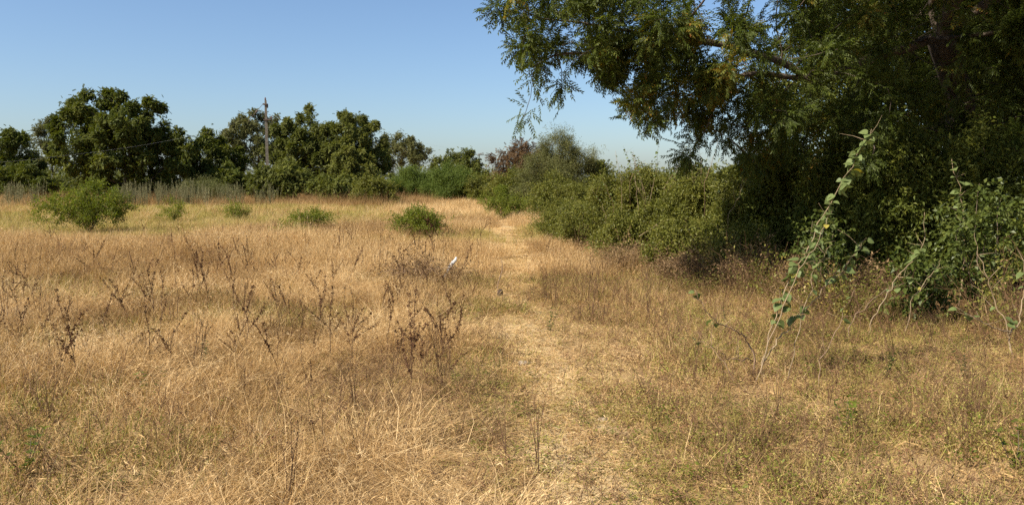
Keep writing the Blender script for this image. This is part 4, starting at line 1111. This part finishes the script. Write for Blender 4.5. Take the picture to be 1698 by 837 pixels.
stalks = [seed_stalk(300 + i, f) for i, f in enumerate((0, 1, 2, 3, 1, 4, 2, 0, 3, 1, 2, 5, 0, 4))]
bares = [bare_stems(330 + i, s) for i, s in enumerate((3, 4, 5, 2, 6, 4))]
rs = RS(401)
named_stalks = [
    (548, 612, 168, 0, -.05, 'tallest dark seed stalk standing in the straw at left centre'),
    (128, 648, 170, 5, 0, 'forked dark seed stalk with a wide branch at the left'),
    (228, 560, 120, 1, 0, 'slim dark seed stalk right of the forked one at the left'),
    (80, 668, 130, 3, .1, 'dense dark brown weed low at the left picture edge'),
    (345, 500, 92, 2, 0, 'dark seed stalk with clustered tip below the large green shrub'),
    (250, 620, 150, 0, .05, 'thin dark stalk between the forked and the tallest seed stalks'),
    (738, 420, 78, 3, 0, 'brown seed stalk clump against the green shrub left of the path')]
for a, b, h, k, ti, lab in named_stalks:
    g = G(a, b); thing_of('seed_stalk', stalks[k], g, rs.uniform(0, 6.28), h * g[1] / F_PX, lab, 'dry weed', 'dark seed stalks in the straw', (0, ti))
more = [(320, 520, 62), (352, 470, 72), (60, 470, 74), (455, 500, 66), (460, 622, 92), (525, 560, 96), (518, 500, 72), (576, 482, 74), (602, 470, 66), (656, 466, 76), (640, 452, 56),
        (430, 470, 62), (382, 460, 72), (396, 448, 52), (206, 520, 84), (300, 470, 72), (20, 560, 72), (100, 460, 64), (690, 440, 66), (722, 430, 70), (165, 560, 100), (180, 470, 60),
        (500, 470, 60), (545, 455, 56), (620, 440, 50), (30, 430, 44), (265, 440, 46), (480, 440, 44), (770, 420, 52), (790, 402, 44), (880, 400, 40), (905, 392, 40), (410, 690, 80), (40, 600, 84),
        (1385, 672, 88), (1360, 700, 60), (1520, 640, 60), (1000, 470, 60), (940, 440, 54), (1290, 560, 60), (330, 430, 48), (560, 430, 42), (130, 440, 52), (705, 470, 76), (745, 480, 60), (660, 500, 60)]
for i in range(160):
    d = rs.uniform(6, 24) if i % 3 else rs.uniform(5.5, 12); more.append((rs.uniform(-60, 820), 300 + CAM_Z * F_PX / d, rs.uniform(.4, .8) * F_PX / d))
for a, b, h in more:
    g = G(a, b); k = rs.randint(0, len(stalks))
    if abs(path_off(g[0], g[1])) < .3: continue
    shape = ('single spike', 'once forked', 'twice forked', 'bushy', 'once forked', 'bushy', 'twice forked', 'single spike', 'bushy', 'once forked', 'twice forked', 'bushy', 'single spike', 'bushy')[k]
    zone = 'right of the path' if path_off(g[0], g[1]) > 0 else 'in the far straw' if g[1] > 15 else 'at the left of the middle straw' if a < 280 and g[1] > 8.5 else 'in the middle straw near the tangled brush' if a > 560 and g[1] > 8.5 else 'in the middle straw left of the tangled brush' if g[1] > 8.5 else 'in the near straw'
    thing_of('seed_stalk', stalks[k], g, rs.uniform(0, 6.28), h * g[1] / F_PX * rs.uniform(.75, 1.1), 'dry ' + shape + ' seed stalk ' + zone, 'dry weed', 'dark seed stalks in the straw', (rs.normal(0, .17), rs.normal(0, .17)))
named_bare = [
    (478, 842, 185, 1, 'long curving bare stems rising at the bottom edge left of centre'),
    (892, 792, 160, 2, 'bare reddish stems at the left edge of the path nearest the viewer'),
    (845, 770, 150, 0, 'yellowish bare stems leaning left beside the nearest path edge'),
    (982, 532, 104, 4, 'fan of reddish bare stems on the right side of the path'),
    (1372, 690, 110, 5, 'dark bare twig clump right of the leaning sapling'),
    (1290, 700, 96, 2, 'bare twig clump just below the leaning sapling')]
for a, b, h, k, lab in named_bare:
    g = G(a, b); thing_of('bare_weed', bares[k], g, rs.uniform(0, 6.28), h * g[1] / F_PX, lab, 'dry weed', 'bare twiggy weeds')
more = [(735, 700, 110), (800, 690, 92), (760, 745, 110), (962, 540, 92), (1000, 548, 84), (920, 520, 84), (905, 508, 72), (1075, 545, 110), (1110, 600, 100), (1040, 520, 80), (1430, 800, 120),
        (1360, 795, 120), (1150, 640, 90), (1180, 560, 80), (1480, 600, 90), (1540, 680, 90), (1600, 720, 100), (1220, 780, 110), (1080, 690, 70), (640, 720, 100), (590, 560, 90), (830, 600, 60),
        (705, 620, 100), (330, 720, 100), (200, 760, 100), (60, 740, 100), (560, 800, 120), (1340, 560, 70), (1420, 560, 90), (1100, 470, 70), (1020, 450, 70), (960, 430, 70), (905, 430, 60)] + [(rs.uniform(0, 800), 300 + CAM_Z * F_PX / q, rs.uniform(.35, .6) * F_PX / q) for q in rs.uniform(4.6, 10, 34)] + [(rs.uniform(1000, 1690), 300 + CAM_Z * F_PX / q, rs.uniform(.25, .5) * F_PX / q) for q in rs.uniform(4.6, 8.5, 26)]
for a, b, h in more:
    g = G(a, b)
    k = rs.randint(0, len(bares))
    thing_of('bare_weed', bares[k], g, rs.uniform(0, 6.28), h * g[1] / F_PX, ('sparse', 'thin', 'full', 'two stemmed', 'dense', 'open')[k] + ' bare twiggy weed ' + ('right of the path near the hedge' if a > 860 and g[1] > 8.5 else 'right of the path near the viewer' if a > 940 else 'close by the left side of the path' if a > 560 else 'in the near straw at the left edge' if a < 260 else 'in the near straw left of centre'), 'dry weed', 'bare twiggy weeds', (rs.normal(0, .12), rs.normal(0, .12)))
greens = [leafy_weed(360 + i, M[m], s, h) for i, (m, s, h) in enumerate((('broad', 3, .3), ('lime', 4, .28), ('mesquite', 3, .34)))]
for a, b, k, lab in [(42, 812, 1, 'pale green leafy weed in the lower left corner'), (250, 668, 1, 'low green leafy weed in the straw at left below the seed stalks'),
                     (1400, 735, 1, 'green leafy weed below the dark twig clump at right'), (1465, 640, 0, 'dark green leafy weed with big leaves right of the sapling'),
                     (1680, 800, 1, 'bright green weed in the lower right corner'), (1205, 552, 0, 'drooping dark leafy weed left of the sapling base'),
                     (1600, 640, 0, 'green leafy weed below the pale forked stem'), (345, 610, 2, 'small green weed near the tallest seed stalk'),
                     (910, 565, 2, 'tiny green weed at the right edge of the path'), (1165, 480, 0, 'broad leaved weed in front of the dead brush')]:
    g = G(a, b); thing_of('leafy_weed', greens[k], g, rs.uniform(0, 6.28), rs.uniform(.75, 1.05), lab, 'green weed', 'green leafy weeds')

# ------------------------------------------------------------------ saplings with single leaves
def heart_leaf(seed):
    rs = RS(seed); mb = MB()
    prof = [(0, .0), (-.08, .22), (.05, .42), (.25, .5), (.5, .42), (.75, .22), (1.0, 0)]
    fold, curl = rs.uniform(.1, .3), rs.uniform(.05, .3)
    mid = [Vector((t, 0, -curl * t * t)) for t in (0, .05, .2, .4, .6, .8, 1.0)]
    for sg in (-1, 1):
        edge = [Vector((x, sg * w, fold * w - curl * max(x, 0) ** 2)) for x, w in prof]
        for i in range(6):
            q = [mid[i], edge[i], edge[i + 1], mid[i + 1]] if i else [mid[0], edge[1], mid[1]]
            if i == 5: q = [mid[5], edge[5], mid[6]]
            mb.poly(q if sg < 0 else q[::-1], rs.uniform(.35, .65))
    mb.tube([(-.35, 0, .06), (0, 0, 0)], [.012, .012], 3, .8, cap=False)
    return mb
M['sapling_leaf'] = leaf_material('sapling_leaf', [(0.0, (0.06, 0.085, 0.028)), (0.5, (0.135, 0.17, 0.055)), (1.0, (0.23, 0.26, 0.09))], .35, .5, .4, 0.0)
M['yellow_leaf'] = leaf_material('yellow_leaf', [(0.0, (0.26, 0.22, 0.04)), (1.0, (0.40, 0.34, 0.07))], .4, .5, .4, 0.0)
hearts = [heart_leaf(500 + i).build('leaf', M['sapling_leaf'], True) for i in range(4)]
yellow = heart_leaf(510).build('leaf', M['yellow_leaf'], True)

def sapling(name, label, cat, stems, base, leaves, mat, seed, size=.075, group=None):
    """stems: lists of world points with base radius; leaves: (stem, from, to, count)"""
    rs = RS(seed)
    b = np.array(base); b[2] = float(ground_h(b[0], b[1]))
    root = tag(empty(name, b), label, cat, group)
    curves, sticks = [], []
    for pts, r in stems:
        pts = [Vector(np.array(p) - b) for p in pts]; fine = []
        for i in range(len(pts) - 1):
            for t in np.linspace(0, 1, 5, endpoint=False):
                fine.append(pts[i].lerp(pts[i + 1], t) + Vector(rs.normal(0, .009, 3)))
        fine.append(pts[-1])
        mb = MB(); n = len(fine)
        mb.tube(fine, [r * (1 - .75 * i / (n - 1)) for i in range(n)], 7)
        for q in range(6):
            i = rs.randint(n // 4, n - 1)
            mb.tube(wander(rs, fine[i], (rs.normal(0, .6), rs.normal(0, .6), .5), rs.uniform(.08, .25), 4, .04), [r * .35, r * .3, r * .25, r * .2, r * .12], 4)
        sticks.append(link('stem', mb.build('stem', mat, True), root)); curves.append(fine)
    for si, t0, t1, cnt in leaves:
        c = curves[si]
        for k in range(cnt):
            t = t0 + (t1 - t0) * (k + rs.rand()) / cnt
            f = t * (len(c) - 1); i = min(int(f), len(c) - 2); p = c[i].lerp(c[i + 1], f - i)
            az = rs.uniform(0, 6.283)
            d = np.array([[math.cos(az), math.sin(az), rs.uniform(-1.1, .25)]])
            e = rot_from_dirs(d, rs.normal(0, .5, 1))[0]
            s = size * rs.uniform(.5, 1.15)
            o = link('leaf', yellow if rs.rand() < .03 else hearts[rs.randint(0, 4)], sticks[si])
            dn = Vector(d[0]).normalized()
            o.location = p + dn * s * .35; o.rotation_euler = e; o.scale = (s, s, s)

A = G(1258, 640); da = A[1]
sapling('sapling', 'tall leaning sapling with pale stems and heart shaped leaves at right', 'sapling',
        [([A - [0, 0, .05], P(1263, 602, da + .02), P(1278, 555, da + .05), P(1300, 480, da + .1), P(1340, 412, da + .2), P(1385, 322, da + .3), P(1420, 262, da + .4), P(1445, 214, da + .45)], .0062),
         ([P(1263, 602, da + .02), P(1290, 562, da + .1), P(1306, 546, da + .14), P(1316, 527, da + .16), P(1331, 518, da + .2), P(1371, 473, da + .3), P(1407, 437, da + .4), P(1437, 394, da + .5)], .0056)],
        A, [(0, .32, .55, 34), (0, .5, 1.0, 84), (1, .45, .62, 10), (1, .75, 1.0, 24)], M['pale_stem'], 601, .078)
sapling('sapling', 'dark crooked twig reaching left from the tall sapling base', 'sapling',
        [([A + [-.03, .02, -.05], P(1252, 600, da), P(1240, 565, da), P(1215, 545, da - .1), P(1186, 536, da - .15), P(1165, 508, da - .2), P(1152, 480, da - .2)], .008),
         ([P(1250, 598, da), P(1205, 592, da - .1), P(1180, 575, da - .15)], .005)],
        A + [-.03, .02, 0], [(0, .55, .75, 5), (0, .92, 1, 4)], M['brown_stem'], 602, .06)
B = G(1688, 606); db = B[1]
sapling('sapling', 'pale forked bare stem at the right picture edge', 'sapling',
        [([B - [0, 0, .05], P(1676, 578, db), P(1673, 550, db), P(1652, 506, db + .05), P(1636, 462, db + .05), P(1617, 397, db + .1)], .0095),
         ([P(1673, 550, db), P(1655, 546, db - .05), P(1625, 533, db - .1), P(1584, 508, db - .15)], .008),
         ([P(1674, 556, db), P(1690, 532, db + .05), P(1697, 490, db + .1), P(1704, 420, db + .1)], .008)],
        B, [(1, .7, 1, 5), (0, .45, .6, 3), (2, .3, 1, 6)], M['pale_stem'], 603, .075)
C_ = G(1436, 560); dc = C_[1]
sapling('sapling', 'leaning brown stem with leaves between tall sapling and forked stem', 'sapling',
        [([C_ - [0, 0, .05], P(1446, 530, dc), P(1462, 500, dc), P(1486, 460, dc + .05), P(1520, 426, dc + .1), P(1531, 400, dc + .1), P(1533, 352, dc + .1)], .007),
         ([P(1486, 458, dc + .05), P(1515, 461, dc - .1)], .005)],
        C_, [(0, .55, .95, 14), (1, .6, 1, 4)], M['pale_stem'], 604, .075)
E_ = G(1590, 520)
sapling('sapling', 'upright leafy shoot standing out of the broad leaved shrub', 'sapling',
        [([E_ - [0, 0, .05], P(1600, 420, E_[1]), P(1596, 340, E_[1]), P(1578, 264, E_[1])], .010)], E_, [(0, .5, 1.0, 22)], M['pale_stem'], 605, .085)
for i, (pts, r, lf, lab) in enumerate([
        ([(1302, 645), (1318, 570), (1338, 500), (1352, 440), (1380, 405)], .0045, [(0, .6, 1, 9)], 'thin arching shoot just right of the tall sapling stems'),
        ([(1226, 655), (1204, 606), (1172, 570), (1150, 560)], .004, [(0, .8, 1, 2)], 'low bare shoot leaning left below the tall sapling'),
        ([(1352, 662), (1362, 600), (1392, 540), (1420, 470)], .0045, [(0, .7, 1, 5)], 'thin brown shoot right of the tall sapling base'),
        ([(1242, 650), (1284, 545), (1326, 450), (1366, 380), (1380, 350)], .005, [(0, .45, 1, 22)], 'thin leafy shoot running close beside the tall sapling'),
        ([(1500, 560), (1512, 500), (1545, 455), (1560, 430)], .005, [(0, .4, 1, 9)], 'short leafy shoot in front of the small broad leaved shrub'),
        ([(1395, 575), (1420, 520), (1470, 480), (1500, 470)], .0045, [(0, .5, 1, 7)], 'low arching shoot before the dark shade at right')]):
    g = G(*pts[0]); ln = [g - [0, 0, .04]] + [P(a, b, g[1] + .06 * k) for k, (a, b) in enumerate(pts[1:], 1)]
    sapling('sapling', lab, 'sapling', [(ln, r)], g, lf, M['brown_stem'] if i in (1, 2, 5) else M['pale_stem'], 660 + i, .06)
# thin stems that poke out of the hedge into the sky
for i, (a, b, c, d, dd) in enumerate([(1058, 330, 1035, 246, 17), (1075, 340, 1092, 234, 17), (1100, 330, 1128, 262, 16.5), (1070, 350, 1050, 255, 17.4)]):
    base = P(a + 8, 300, dd); base[2] = 0
    labs = ['leftmost thin leafy stem poking above the hedge', 'tallest thin leafy stem poking above the hedge', 'rightmost thin leafy stem poking above the hedge', 'thin leafy stem poking up second from left above the hedge']
    sapling('climbing_stem', labs[i], 'stem', [([base, P(a, b, dd), P((a + c) / 2 + 5, (b + d) / 2, dd), P(c, d, dd)], .006)], base, [(0, .6, 1.0, 16)], M['pale_stem'], 620 + i, .065)
rs = RS(655)
for i in range(16):
    dd = rs.uniform(14, 19); a = np.interp(dd, [14, 19], [1250, 1010]) + rs.uniform(-60, 60); b = rs.uniform(300, 380); c = a + rs.uniform(-50, 50); d = b - rs.uniform(50, 110)
    base = P(a, 300, dd); base[2] = 0; f = dd - rs.uniform(.6, 1.4)
    sapling('climbing_stem', 'thin twiggy shoot standing out of the sunlit hedge', 'stem', [([base, P(a, b, f), P((a + c) / 2 + rs.uniform(-8, 8), (b + d) / 2, f), P(c, d, f)], .006)], base, [(0, .55, 1.0, 7)], M['pale_stem'] if i % 2 else M['brown_stem'], 680 + i, .05, 'thin shoots standing out of the hedge')
# pale dead sticks lodged in the hedge
for i, (a, b, c, d, dd, lab) in enumerate([(1058, 312, 1078, 345, 15.6, 'pale dead stick lodged high in the hedge'), (1088, 372, 1112, 400, 13.6, 'pale dead stick lodged low in the hedge'), (1060, 392, 1100, 372, 13.6, 'thin dead stick crossing the low one in the hedge')]):
    p, q = P(a, b, dd), P(c, d, dd + .3); mb = MB()
    mb.tube(wander(RS(640 + i), (0, 0, 0), q - p, float(np.linalg.norm(q - p)) * 1.6, 7, .02), [.008 - .0007 * k for k in range(8)], 6)
    o = link('dead_stick', mb.build('dead_stick', M['pale_stem'], True)); o.location = p
    tag(o, lab, 'stick', 'dead sticks in the hedge')

# ------------------------------------------------------------------ small things in the grass
w0 = P(733, 466, 12.4); w1 = P(757, 427, 12.6); w0[2] = min(w0[2], .12)
mb = MB(); v = Vector(w1 - w0); rs = RS(9)
pts = [Vector((0, 0, 0)) - v * .55] + [v * t + Vector(rs.normal(0, .008, 3)) for t in (0, .2, .4, .55, .75, .9, 1.0)]
mb.tube(pts, [.022, .026, .022, .02, .028, .03, .024, .014], 7)
o = link('white_stick', mb.build('white_stick', M['white'])); o.location = w0; o.rotation_euler = (0, 0, 0)
tag(o, 'short white stick leaning in the straw left of the path', 'stick')
s0 = G(829, 494)
mb = MB(); mb.tube([(0, 0, -.05), (.0, 0, .03), (.006, 0, .07), (.01, .003, .10)], [.045, .042, .036, .022], 8)
root = tag(empty('wood_stub', (s0[0], s0[1], float(ground_h(s0[0], s0[1])))), 'small dark wooden stub with a curved dry shoot on the path edge', 'stub')
link('stub', mb.build('stub', M['char']), root)
mb = MB(); k = s0[1] / F_PX
mb.tube([(-.03, 0, .0), (-.03, 0, 20 * k), (0, 0, 32 * k), (.03, 0, 42 * k), (.032, .01, 54 * k), (.02, .02, 64 * k)], [.008, .007, .007, .006, .005, .003], 5)
link('shoot', mb.build('shoot', M['brown_stem']), root)
for i, (a, b, r, lab) in enumerate([(868, 612, .045, 'small pale stone on the left edge of the footpath'), (1000, 700, .03, 'small stone on the footpath near the viewer'), (905, 500, .035, 'small stone at the right edge of the footpath')]):
    g = G(a, b); rs = RS(700 + i); mb = MB(); rings = 5; k = 8; vs = []
    for q in range(1, rings):
        th = math.pi * q / rings
        for j in range(k):
            ph = 6.283 * j / k; rr = r * rs.uniform(.8, 1.15)
            vs.append((rr * math.sin(th) * math.cos(ph) * 1.3, rr * math.sin(th) * math.sin(ph), rr * math.cos(th) * .6))
    n = len(vs); vs += [(0, 0, r * .6), (0, 0, -r * .6)]
    fs = [(q * k + j, (q + 1) * k + j, (q + 1) * k + (j + 1) % k, q * k + (j + 1) % k) for q in range(rings - 2) for j in range(k)]
    fs += [(n, j, (j + 1) % k) for j in range(k)] + [(n + 1, (rings - 2) * k + (j + 1) % k, (rings - 2) * k + j) for j in range(k)]
    mb.mesh(vs, fs)
    o = link('stone', mb.build('stone', M['stone'])); o.location = (g[0], g[1], float(ground_h(g[0], g[1])) + r * .3); tag(o, lab, 'stone', 'stones on the footpath')
